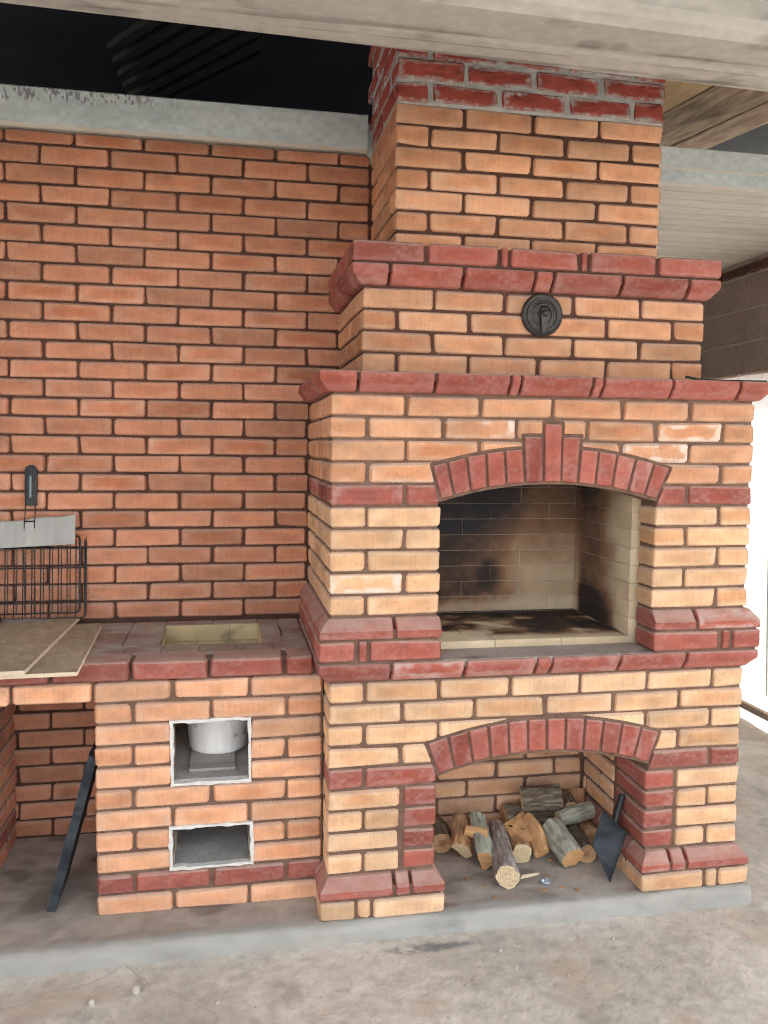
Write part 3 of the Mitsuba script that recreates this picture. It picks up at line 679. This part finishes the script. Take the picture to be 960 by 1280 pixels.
for k in range(3):
    a, b = UY + .11 + .24 * k - .0, UY + .11 + .24 * k + .23
    bevel(UX - .04, UX + .08, a, min(b, .768), *zr(30), R_, UT, 'l', up=False); brick(UX - .04, UX + .08, a, min(b, .768), *zr(31), R_, UT)
# chimney
CX, CY = .26, .26
CH = add('chimney', bx(CX + m, CX + 1.03 - m, CY + m, .80, 2.31, 2.84), 'dark_mortar', FP)
for n in range(32, 39):
    front(n, F_H(n), 'brightened_brick', CX, 1.03, CY, CH); side(n, F_H(n), 'brightened_brick', .80, CX, CY, CH)
t = bx(CX + .003, CX + 1.03 - .003, CY + .003, .80, 2.84, 3.40)
for _ in range(5): t = t.subdivide()
vv = t.vertices + 0.006 * (meshkit.fbm(t.vertices * 28, 3)[:, None] - .5) * t.vertex_normals
k = add('rough_stack', trimesh.Trimesh(vv, t.faces, process=False), 'grey_mortar', CH, smooth=True)
labels[k] = {'label': 'grey mortar smeared over the red bricks at the top'}
for n in range(39, 45):
    z0, z1 = zr(n)
    for a, b in bond(CX, 1.03, 'H' if n % 2 else 'F'):
        brick(a + .002, b - .004, CY - .004, CY + .1, z0 - .001, z1 + .001, 'smeared_red_brick', CH, r=.007, jit=.004)
    for y in (CY + .125, CY + .385): brick(CX - .002, CX + .1, y - (.12 if n % 2 else 0), y + .24 - (.12 if n % 2 else 0), z0, z1 - .003, 'smeared_red_brick', CH, r=.009, jit=.005)

# ------------------------------------------------------------------ the stove and counter
ST = 'brick_stove'
SX, SY = -.777, .13
stc = man(bx(-.768, -.004, SY + m, .768, 0, .815)) + man(bx(-2.4, -.004, SY + .02, .768, .752, .884)) + man(bx(-2.4, -1.192, SY + m, .768, 0, .76))
stc = stc - man(bx(-.60, -.19, .20, .70, .45, .90)) - man(bx(-.527, -.257, 0, .70, .45, .665)) - man(bx(-.527, -.257, 0, .55, .145, .29))
add(ST, mesh_of(stc), 'brown_mortar')
tag(ST, 'low brick stove and counter left of the fireplace with two white edged openings', 'stove')
holes = [(-.527, -.257, (7, 8, 9)), (-.527, -.257, (3, 4))]
for n in range(1, 12):
    z0, z1 = zr(n); mm = R_ if n == 2 else 'brightened_brick'
    L = bond(SX, .77, 'F' if n % 2 else 'H')
    hs = [h for h in holes if n in h[2]]
    for a, b in L:
        segs = [(a, b)]
        for h in hs:
            segs = [s for (c, d) in segs for s in ((c, min(d, h[0])), (max(c, h[1]), d)) if s[1] - s[0] > .012]
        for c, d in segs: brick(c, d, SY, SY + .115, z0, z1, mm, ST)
    # left flank of the stove, facing the niche
    y = SY + (.13 if n % 2 else .26) if n % 2 else SY + .125
    while y < .74:
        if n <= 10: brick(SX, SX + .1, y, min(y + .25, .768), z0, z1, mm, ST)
        y += .26
# counter course over the niche
z0, z1 = zr(11)
for k in range(1, 6): brick(SX - .26 * k, SX - .26 * k + .25, SY, SY + .115, z0, z1, 'brightened_brick', ST)
for n in range(1, 11):
    z0, z1 = zr(n); mm = R_ if n == 2 else 'wall_brick'
    y = SY + (0 if n % 2 else -.13)
    while y < .74:
        brick(-1.29, -1.184, max(y, SY), min(y + .25, .768), z0, z1, mm, ST); y += .26
    for k in range(3): brick(-1.297 - .26 * k - (.26 if n % 2 else .13), -1.297 - .26 * k - .01 - (0 if n % 2 else -.12), SY, SY + .1, z0, z1, mm, ST)
z0, z1 = zr(12)
for a, b in [(-.135, -.042), (-.393, -.145), (-.651, -.403), (-.909, -.661)] + [(-.909 - .258 * k, -.919 - .258 * (k - 1)) for k in range(1, 6)]: brick(a, b, .112, .23, z0, z1, R_, ST, jit=.002)
# counter top, laid from flat bricks around the stove hole
CT = add('counter_top', mesh_of(man(bx(-2.4, -.045, .225, .768, .86, .8855)) - man(bx(-.582, -.212, .340, .690, .8, .95))), 'ledge_grout', ST)
def flat(a, b, c, d, z=.890):
    g = 0.004; seed = int(rng.integers(SEEDS)); t, uv = cbox(b - a - g, d - c - g, .03, .003, seed, .0015)
    add('brick', mikit.ply(t, 'counter_top', True, uv), None, CT, to_world=T().translate([(a + b) / 2, (c + d) / 2, z - .015]))
for k in range(14): flat(-.045 - .13 * (k + 1), -.045 - .13 * k, .232, .338) if not False else None
for a, b in [(-.212, -.130), (-.130, -.047), (-.712, -.582), (-.842, -.712), (-.972, -.842), (-1.102, -.972), (-1.232, -1.102), (-1.362, -1.232), (-1.492, -1.362), (-1.622, -1.492)]:
    flat(a, b, .340, .590); flat(a, b, .592, .766)
for k in range(2): flat(-.582 + .185 * k, -.582 + .185 * (k + 1), .692, .766)
# firebrick lining of the hole
LI = add('hole_lining', cat([bx(-.60, -.195, .695, .72, .60, .884), bx(-.62, -.588, .335, .70, .60, .884), bx(-.206, -.18, .335, .70, .60, .884), bx(-.60, -.195, .31, .334, .70, .884)]), 'lining_mortar', ST)
for r_ in range(4):
    z1 = .886 - .068 * r_; z0 = z1 - .065
    for a, b in ([(-.582, -.330), (-.327, -.212)] if r_ % 2 == 0 else [(-.582, -.460), (-.457, -.212)]): brick(a, b, .690, .715, z0, z1, 'lining_brick', LI, 'fire_brick', r=.001, jit=.0004)
    for x in (-.60, -.212): brick(x, x + .018, .342, .688, z0, z1, 'lining_brick', LI, 'fire_brick', r=.001, jit=.0004)
# chambers behind the two doors
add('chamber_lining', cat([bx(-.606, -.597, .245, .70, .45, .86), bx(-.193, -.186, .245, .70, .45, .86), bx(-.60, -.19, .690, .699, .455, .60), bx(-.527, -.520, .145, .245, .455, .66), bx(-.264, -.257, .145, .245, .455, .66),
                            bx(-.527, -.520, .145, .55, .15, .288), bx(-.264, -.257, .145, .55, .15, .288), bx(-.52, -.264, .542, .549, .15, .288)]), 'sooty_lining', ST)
add('chamber_floor', bx(-.596, -.194, .15, .69, .452, .460), 'ash_grey', ST)
add('ash_floor', bx(-.519, -.265, .15, .54, .147, .155), 'ash_grey', ST)
def ragged(x0, x1, z0, z1, w):
    th = []
    n = 26
    P_o, P_i = [], []
    def loop(x0, x1, z0, z1, amp, s):
        pts = []
        for a, b in (((x0, z0), (x1, z0)), ((x1, z0), (x1, z1)), ((x1, z1), (x0, z1)), ((x0, z1), (x0, z0))):
            for k in range(n):
                t_ = k / n; x = a[0] + (b[0] - a[0]) * t_; z = a[1] + (b[1] - a[1]) * t_
                nn = meshkit.fbm(np.array([x * 30 + s, z * 30, s]), 4) - .5
                dx = 1 if a[0] == b[0] else 0
                pts.append((x + amp * nn * dx, z + amp * nn * (1 - dx)))
        return pts
    poly = Polygon(loop(x0 - w * .5, x1 + w * .5, z0 - w * .5, z1 + w * .5, .012, 2.0), [loop(x0 + w * .5, x1 - w * .5, z0 + w * .5, z1 - w * .5, .012, 9.0)]).buffer(0)
    return prism_y(poly, SY - .004, SY + .020)
for (a, b, c, d) in ((-.524, -.260, .450, .672), (-.530, -.252, .150, .297)):
    add('opening_rim', ragged(a, b, c, d, .011), 'white_foam', ST)
# boards on the chamber floor
add('plank', bx(-.47, -.31, .20, .60, .461, .474), 'grey_plank'); tag('plank', 'small grey plank lying flat inside the upper stove opening under the bucket', 'plank')
# bucket
pf = [(0.0, .006), (.098, .006), (.104, 0.0), (.108, .008), (.124, .205), (.131, .207), (.131, .222), (.124, .224), (.120, .22), (.103, .012), (0.0, .012)]
bk = lathe(pf, 48); bk.apply_translation((-.372, .437, .475)); add('plastic_bucket', bk, 'white_plastic', smooth=35)
tag('plastic_bucket', 'white plastic bucket standing inside the upper opening of the brick stove', 'bucket')
th = np.linspace(0, np.pi, 15)
add('handle', tube(np.c_[-.372 + .127 * np.cos(th), .437 + .02 - .127 * np.sin(th) * .96, .475 + .195 - .02 * np.sin(th)], .002, 6), 'bright_steel', 'plastic_bucket', smooth=True)

# ------------------------------------------------------------------ things on and around it
# damper on the upper tier
prf = [(0.0, .016), (.018, .016), (.020, .012), (.030, .011), (.033, .015), (.038, .015), (.041, .011), (.050, .010), (.053, .014), (.058, .014), (.061, .009), (.066, .009), (.070, .012), (.075, .010), (.077, .004), (.077, 0.0)]
d_ = lathe(prf, 56); v = d_.vertices.copy(); d_.vertices = np.c_[v[:, 0] + .773, UY - .002 - v[:, 2], v[:, 1] + 2.095]; d_.fix_normals()
add('iron_damper', d_, 'cast_iron', smooth=50); tag('iron_damper', 'round black cast iron damper plate set in the bricks below the upper cornice', 'damper')
L = hull([(.773 + s * w, UY - .016 - y, 2.095 + z) for s in (-1, 1) for w, z, y in ((.006, .030, 0), (.010, .02, .012), (.012, -.005, .016), (.009, -.045, .014), (.005, -.066, .008))])
add('lever', L, 'cast_iron', 'iron_damper', smooth=30)
kb = trimesh.creation.icosphere(3, .013); kb.apply_scale((1, .7, 1)); kb.apply_translation((.777, UY - .032, 2.098)); add('knob', kb, 'cast_iron', 'iron_damper', smooth=True)
# grill basket leaning on the wall
GB = 'grill_basket'
gx0, gx1, gz0, gz1 = -1.285, -.897, .925, 1.262
def gy(z, off=0): return .718 + off + .045 * (z - .92) / .34
def wire(pts, r=.0023): return tube(pts, r, 6)
def rrect(x0, x1, z0, z1, off, rad=.02):
    pts = []
    for cx, cz, a0 in ((x1 - rad, z1 - rad, 0), (x0 + rad, z1 - rad, 90), (x0 + rad, z0 + rad, 180), (x1 - rad, z0 + rad, 270)):
        for a in np.linspace(a0, a0 + 90, 6): pts.append((cx + rad * math.cos(math.radians(a)), cz + rad * math.sin(math.radians(a))))
    pts.append(pts[0]); return [(x, gy(z, off), z) for x, z in pts]
add(GB, wire(rrect(gx0, gx1, gz0 - .005, gz1, .012), .0032), 'black_steel', smooth=True)
tag(GB, 'black wire grill basket with a long black grip leaning on the brick wall', 'grill basket')
add('frame', wire(rrect(gx0 + .012, gx1 - .018, gz0 + .022, gz1 - .012, -.016), .0032), 'black_steel', GB, smooth=True)
for i in range(12):
    x = gx0 + .014 + .0335 * i
    add('wire', wire([(x, gy(gz0, .012), gz0 - .003), (x, gy(1.09, .012), 1.09), (x, gy(gz1, .012), gz1)]), 'black_steel', GB, smooth=True)
for i in range(11):
    x = gx0 + .031 + .0335 * i
    add('wire', wire([(x, gy(gz0, -.016), gz0 + .022), (x, gy(1.09, -.016), 1.09), (x, gy(gz1, -.016), gz1 - .012)], .0021), 'black_steel', GB, smooth=True)
for z in (.99, 1.12, 1.20):
    add('wire', wire([(gx0, gy(z, .014), z), (-1.09, gy(z, .014), z), (gx1, gy(z, .014), z)]), 'black_steel', GB, smooth=True)
hx = -1.100
SHAFT = add('shaft', cat([wire([(hx + s, gy(.93, -.024), .93), (hx + s, gy(1.2, -.052), 1.2), (hx + s, gy(1.3, -.052), 1.3), (hx + s * .95, gy(1.39, -.034), 1.39)], .0022) for s in (-.019, .019)]), 'black_steel', GB, smooth=True)
add('collar', wire([(hx - .02, gy(1.31, -.052), 1.312), (hx, gy(1.31, -.056), 1.312), (hx + .02, gy(1.31, -.052), 1.312)], .003), 'black_steel', GB, smooth=True)
gr = hull([(hx + sx * w, gy(z, -.028) + sy * d, z) for sx in (-1, 1) for sy in (-1, 1) for w, d, z in ((.013, .010, 1.372), (.021, .008, 1.372), (.023, .008, 1.45), (.023, .008, 1.515), (.014, .013, 1.45), (.018, .008, 1.525), (.008, .006, 1.532))])
GP = add('grip', gr, 'black_rubber', GB, smooth=40)
add('hang_ring', tube([(hx + .009 * math.cos(a), gy(1.53, -.028), 1.537 + .009 * math.sin(a)) for a in np.linspace(0, 2 * np.pi, 17)], .002, 6, False), 'bright_steel', GB, smooth=True)
add('inlay', hull([(hx + s * .004, gy(z, -.042), z) for s in (-1, 1) for z in (1.405, 1.49)] + [(hx + s * .004, gy(z, -.036), z) for s in (-1, 1) for z in (1.405, 1.49)]), 'grip_stripe', GP)
# sheet of card folded over the basket top
xs_ = np.linspace(-1.33, -.928, 24)
V = []
cs = [(.016, 0.0), (.011, .55), (.004, 1.0), (-.001, 1.06), (-.008, 1.0), (-.016, .5), (-.026, -.02)]
for x in xs_:
    for yo, h in cs:
        top = 1.306 + .10 * (x + 1.2) + .003 * math.sin(x * 40)
        lo = 1.212 + .05 * (x + 1.2) + (.022 if yo > 0 else 0); z = lo + (top - lo) * h
        V.append((x + (.006 if h < .3 else 0) * (x + 1.1), gy(z, yo - .030 if yo < 0 else yo + .002) - .010 * (1 if yo < 0 else 0) , z))
F = []
for i in range(len(xs_) - 1):
    for j in range(len(cs) - 1):
        a = i * len(cs) + j; F += [[a, a + 1, a + len(cs) + 1], [a, a + len(cs) + 1, a + len(cs)]]
add('folded_card', trimesh.Trimesh(V, F, process=False), 'paper', smooth=True)
tag('folded_card', 'pale grey sheet of card folded over the top of the wire basket', 'card')
# boards on the counter
def obj_board(key, pts, z0, z1, label):
    t = trimesh.creation.extrude_polygon(Polygon(pts), z1 - z0, engine='earcut'); t.apply_translation((0, 0, z0))
    add(key, t, 'osb'); return key
def chip_board(pts, z0, z1, label):
    t = trimesh.creation.extrude_polygon(Polygon(pts), z1 - z0, engine='earcut'); t.apply_translation((0, 0, z0))
    up = np.abs(t.face_normals[:, 2]) > .5
    k = add('chipboard_panel', t.submesh([np.where(up)[0]], append=True), 'osb')
    add('edge', t.submesh([np.where(~up)[0]], append=True), 'osb_edge', k)
    return tag(k, label, 'board', 'chipboard panels on the counter')
chip_board([(-1.75, .745), (-.925, .762), (-.950, -.065), (-1.75, -.11)], .9055, .9195, 'larger brown chipboard panel at the left end of the counter, lying uppermost')
chip_board([(-1.30, .66), (-.826, .668), (-.798, -.048), (-1.30, -.065)], .892, .9050, 'brown chipboard panel whose corner sticks out under the larger one')
add('poker_handle', tube([(-1.32, .655, .936), (-1.23, .655, .936), (-1.205, .655, .936), (-1.196, .655, .936)], [.014, .016, .015, .006], 14), 'black_rubber', smooth=40)
tag('poker_handle', 'black rubber handle end lying on the chipboard at the left edge', 'handle')
t = bx(-1.25, -1.05, .690, .735, .9205, .9225); add('tin_strip', t, 'foil'); tag('tin_strip', 'narrow bluish tin strip at the foot of the wire basket', 'strip')
# loose scrap in the counter joint
add('bent_nail', tube([(-.135, .44, .891), (-.128, .47, .897), (-.131, .53, .894), (-.135, .60, .8935)], .0022, 6), 'black_steel', smooth=True); tag('bent_nail', 'dark bent nail lying on the counter right of the stove hole', 'nail')
# steel sheet leaning inside the niche
b0, b1 = np.array([-.955, 0.0]), np.array([-.792, .545])
dv = (b1 - b0) / np.linalg.norm(b1 - b0); nv = np.array([-dv[1], dv[0]]) * .0155
P = [(q[0], y, q[1]) for y in (.185, .42) for q in (b0 + nv + (0.016, .0), b0 - nv + (0.016, .006), b1 + nv, b1 - nv)]
t = hull(P); add('steel_panel', t, 'blued_steel'); tag('steel_panel', 'dark blue steel panel leaning on edge in the niche left of the stove', 'panel')
# firewood ---------------------------------------------------------------
r0_ = np.random.default_rng(21)
def log(label, p0, p1, r0, r1, bark, cut0='cut_wood', cut1='cut_wood', chord=None, roll=0.0, bend=0.0, seed=1, key='log'):
    p0, p1 = np.array(p0, float), np.array(p1, float); ax = p1 - p0; Ln = np.linalg.norm(ax); ax /= Ln
    ref = np.array([0, 0, 1.0]) if abs(ax[2]) < .85 else np.array([0, 1.0, 0])
    a = np.cross(ax, ref); a /= np.linalg.norm(a); b = np.cross(a, ax)
    N, S = 24, 40
    ang = np.linspace(0, 2 * np.pi, S, endpoint=False)
    V, UV, onch = [], [], None
    for i in range(N):
        t = i / (N - 1); r = r0 + (r1 - r0) * t
        if i in (0, N - 1): r *= .955
        tt = min(max(t, .008), .992) if i not in (0, N - 1) else t
        c = p0 + ax * Ln * tt + b * bend * math.sin(math.pi * t)
        cx, cy = np.cos(ang) * r, np.sin(ang) * r
        if chord is not None:
            lim = chord * r; flat_ = cy > lim
            cy = np.where(flat_, lim + .05 * r * (meshkit.fbm(np.stack([cx * 60, 0 * cx + t * 5, 0 * cx + seed], -1), 3) - .5) * 2, cy); onch = flat_ if onch is None else onch
        cr, sr = math.cos(roll), math.sin(roll)
        q = c + np.outer(cx * cr - cy * sr, a) + np.outer(cx * sr + cy * cr, b)
        nz = (meshkit.fbm(q * 34 + seed, 4) - .5) * .30 * r + (meshkit.fbm(np.stack([np.cos(ang) * 2.2, np.sin(ang) * 2.2, 0 * ang + t * 2.0 + seed], -1), 3) - .5) * .34 * r + (meshkit.fbm(np.stack([np.cos(ang) * 7, np.sin(ang) * 7, 0 * ang + t * 2.5 + seed * 3], -1), 3) - .5) * .20 * r
        if 0 < i < N - 1 or True:
            dirn = (q - c); dirn /= np.linalg.norm(dirn, axis=1, keepdims=True); q = q + dirn * nz[:, None]
        V.append(q); UV += [(t * Ln * 20, k / S * 2 if k <= S / 2 else 2 - k / S * 2) for k in range(S)]
    V = np.array(V)
    Fb, Fc = [], []
    for i in range(N - 1):
        for k in range(S):
            k2 = (k + 1) % S
            f = [[i * S + k, i * S + k2, (i + 1) * S + k2], [i * S + k, (i + 1) * S + k2, (i + 1) * S + k]]
            (Fc if onch is not None and onch[k] and onch[k2] else Fb).extend(f)
    full = V.reshape(-1, 3); UV = np.array(UV)
    def orient(F):
        F = np.array(F); cen = full[F].mean(1); ip = p0 + np.outer((cen - p0) @ ax, ax)
        n = np.cross(full[F[:, 1]] - full[F[:, 0]], full[F[:, 2]] - full[F[:, 0]])
        fl = (n * (cen - ip)).sum(1) < 0; F[fl] = F[fl][:, ::-1]; return F
    k = add(key, mikit.ply(trimesh.Trimesh(full, orient(Fb), process=False), bark, True, UV), None)
    tag(k, label, 'log', 'firewood in the log niche')
    if Fc: add('split_face', mikit.ply(trimesh.Trimesh(full, orient(Fc), process=False), 'split_wood', True, UV), None, k)
    for end, mm in ((0, cut0), (N - 1, cut1)):
        ring = V[end]; c = ring.mean(0); R = np.linalg.norm(ring - c, axis=1).max()
        vv = np.vstack([c, c + (ring - c) * .5, ring]); Fe = []
        for j in range(S):
            j2 = (j + 1) % S
            Fe += [[0, 1 + j, 1 + j2], [1 + j, 1 + S + j, 1 + S + j2], [1 + j, 1 + S + j2, 1 + j2]]
        vv[1:S + 1] += ax * rng.uniform(-.002, .002, S)[:, None]
        Fe = np.array(Fe); n = np.cross(vv[Fe[:, 1]] - vv[Fe[:, 0]], vv[Fe[:, 2]] - vv[Fe[:, 0]])
        o = ax * (-1 if end == 0 else 1); fl = n @ o < 0; Fe[fl] = Fe[fl][:, ::-1]
        uv = np.c_[(vv - c) @ a, (vv - c) @ b] / R
        add('cut_end', mikit.ply(trimesh.Trimesh(vv, Fe, process=False), mm, True, uv), None, k)
    return k
mat('orange_bark', bark_fn((0.30, 0.15, 0.075), (0.48, 0.29, 0.16), 0.25, (0.25, 0.22, 0.16)), 0.95, 0.1, bump=lambda p, n, uv: fbm(p.x * 90, p.y * 90, p.z * 90, 3), h=0.005)
log('long straight grey log lying nearest the front with a pale round cut end', (.675, .070, .048), (.752, .45, .048), .046, .044, 'grey_bark', 'pale_cut_wood', 'pale_cut_wood', seed=1)
log('greenish split log standing tilted second from the left of the pile', (.617, .205, .044), (.642, .400, .122), .050, .047, 'lichen_bark', 'split_wood', chord=.2, roll=1.9, seed=2)
log('short orange split log at the left end of the pile, pale end facing out', (.552, .285, .046), (.590, .42, .110), .047, .043, 'orange_bark', 'pale_cut_wood', 'split_wood', chord=.1, roll=2.3, seed=3)
log('broken orange stick lying across the greenish log at the left', (.575, .305, .125), (.660, .285, .108), .019, .024, 'split_wood', 'split_wood', 'split_wood', seed=31)
log('small dark log end deep in the left corner of the niche', (.505, .37, .045), (.520, .52, .045), .044, .042, 'dark_bark', seed=4)
log('pale brown split slab leaning in the middle of the pile', (.838, .285, .085), (.806, .40, .118), .050, .052, 'grey_bark', 'split_wood', 'split_wood', chord=-.1, roll=.5, seed=5)
log('short pale chunk under the brown split slab', (.795, .250, .036), (.815, .40, .040), .042, .040, 'orange_bark', 'pale_cut_wood', seed=6)
log('curved bright orange splinter log beside the brown slab', (.872, .245, .034), (.852, .375, .130), .034, .026, 'split_wood', 'split_wood', 'split_wood', chord=.3, roll=1.2, bend=.022, seed=7)
log('thick dark log lying crosswise on top of the pile', (.866, .462, .158), (1.025, .425, .178), .052, .054, 'dark_bark', 'pale_cut_wood', 'pale_cut_wood', seed=8)
log('dark log under the crosswise one at the back', (.80, .49, .075), (1.06, .48, .070), .056, .056, 'dark_bark', seed=18)
log('short tan log wedged behind the crosswise one, its end showing', (1.060, .40, .130), (1.085, .53, .130), .034, .034, 'dark_bark', 'cut_wood', seed=19)
log('bluish lichen covered log slanting down with an orange round upper end', (.938, .310, .112), (.968, .165, .050), .046, .050, 'lichen_bark', 'cut_wood', 'split_wood', seed=9)
log('dark log on the floor beside the shovel with a reddish round cut end', (1.045, .205, .038), (1.075, .45, .038), .038, .038, 'dark_bark', seed=10)
log('thin grey log lying across the right of the pile with a pale end', (.985, .350, .118), (1.135, .365, .142), .030, .034, 'lichen_bark', 'pale_cut_wood', 'pale_cut_wood', seed=11)
log('short orange log end on the floor behind the shovel', (1.125, .34, .040), (1.120, .50, .040), .038, .038, 'orange_bark', seed=12)
log('reddish brown log leaning in the right back corner', (1.122, .45, .035), (1.130, .520, .165), .040, .036, 'orange_bark', seed=13)
L_ = []
for _ in range(20):
    x, y = r0_.uniform(.44, 1.06), r0_.uniform(.02, .40); sx, sy = r0_.uniform(.004, .016), r0_.uniform(.002, .006); a = r0_.uniform(0, 3.14)
    g = hull(np.array([(u * sx * (1 + .3 * r0_.normal()), v * sy, (w + 1) * .0016 + .0005) for u in (-1, 1) for v in (-1, 1) for w in (-1, 1)]))
    g.apply_transform(trimesh.transformations.rotation_matrix(a, (0, 0, 1))); g.apply_translation((x, y, 0)); L_.append(g)
add('bark_crumbs', cat(L_), 'orange_bark'); tag('bark_crumbs', 'bits of bark and splinters strewn before the logs', 'splinters', kind='stuff')
# shovel
SHV = 'ash_shovel'
Bp, Cp, Dp = np.array([1.068, .051, .004]), np.array([1.150, .094, .164]), np.array([1.088, .165, .222])
Ap = np.array([1.030, .128, .118])
def quad_sheet(q, th, nseg=8):
    q = [np.array(p) for p in q]; n = np.cross(q[1] - q[0], q[3] - q[0]); n /= np.linalg.norm(n)
    return hull([p + s * n * th for p in q for s in (-.5, .5)])
add(SHV, quad_sheet([Ap, Bp, Cp, Dp], .0025), 'blued_steel'); tag(SHV, 'dark steel ash shovel leaning on the right side of the log niche', 'shovel')
n_ = np.cross(Bp - Ap, Dp - Ap); n_ /= np.linalg.norm(n_)
if n_[1] > 0: n_ = -n_
for a, b, h in ((Bp, Cp, .014), (Cp, Dp, .026), (Dp, Ap, .014)):
    add('rim', quad_sheet([a, b, b + n_ * h, a + n_ * h], .0025), 'blued_steel', SHV)
h0 = (Cp + Dp) / 2 + n_ * .010; h1 = np.array([1.158, .150, .296]); hd = (h1 - h0) / np.linalg.norm(h1 - h0)
add('handle', tube([h0, h0 + hd * .02, h0 + hd * .03, h0 + hd * .06, h1 - hd * .012, h1], [.010, .011, .0125, .013, .013, .010], 12), 'black_rubber', SHV, smooth=40)
add('hang_hole', trimesh.creation.icosphere(2, .004, ).apply_translation(h1 + np.array([-.006, -.011, -.012])), 'bright_steel', SHV, smooth=True)
# litter
g = trimesh.creation.icosphere(3, .017); g.vertices *= (1 + .9 * (meshkit.fbm(g.vertices * 90, 3)[:, None] - .5)); g.vertices *= (1.1, .9, .75); g.apply_translation((.828, .083, .011)); add('foil_scrap', g, 'foil'); tag('foil_scrap', 'crumpled bit of bluish foil on the slab in front of the logs', 'scrap')
c_ = hull([(.745 + a, .132 + b, c) for a, b, c in ((0, 0, .001), (.085, .02, .001), (.09, .036, .001), (.0, .018, .001), (.01, .004, .012), (.07, .022, .009), (.01, .014, .011))]); add('wood_chip', c_, 'pale_wood'); tag('wood_chip', 'pale wood chip lying beside the front log', 'chip')
for i, (x, y, s, lab) in enumerate([(-.615, -.20, .016, 'pale pebble at the foot of the slab, the larger of two at the left'), (-.740, -.235, .012, 'pale pebble at the foot of the slab, the smaller of two at the left')]):
    g = trimesh.creation.icosphere(2, s); g.vertices *= (1 + .7 * (meshkit.fbm(g.vertices * 70 + i * 5, 3)[:, None] - .5)); g.vertices *= (.8, .8, 1); g.apply_translation((x, y, FZ + s * .6)); tag(add('pebble', g, 'stone_chip', smooth=True), lab, 'pebble')
P = []
r2 = np.random.default_rng(5)
for _ in range(320):
    x, y = r2.uniform(-1.2, 2.2), -.07 - abs(r2.normal(0, .22)); s = r2.uniform(.0012, .0042) * (1.7 if r2.random() < .06 else 1)
    g = trimesh.creation.icosphere(0, s); g.vertices *= r2.uniform(.5, 1.2, 3); g.apply_translation((x, y, FZ + s * .4)); P.append(g)
add('grit', cat(P), 'dirt'); tag('grit', 'fine grit and crumbs of mortar strewn on the floor', 'grit', kind='stuff')
add('wire_rod', tube([(1.30, .055, 1.885), (1.36, .045, 1.874), (1.46, .03, 1.871), (1.60, .015, 1.872)], .0045, 8), 'black_steel', smooth=True); tag('wire_rod', 'dark bent wire rod lying on the right end of the cornice', 'rod')
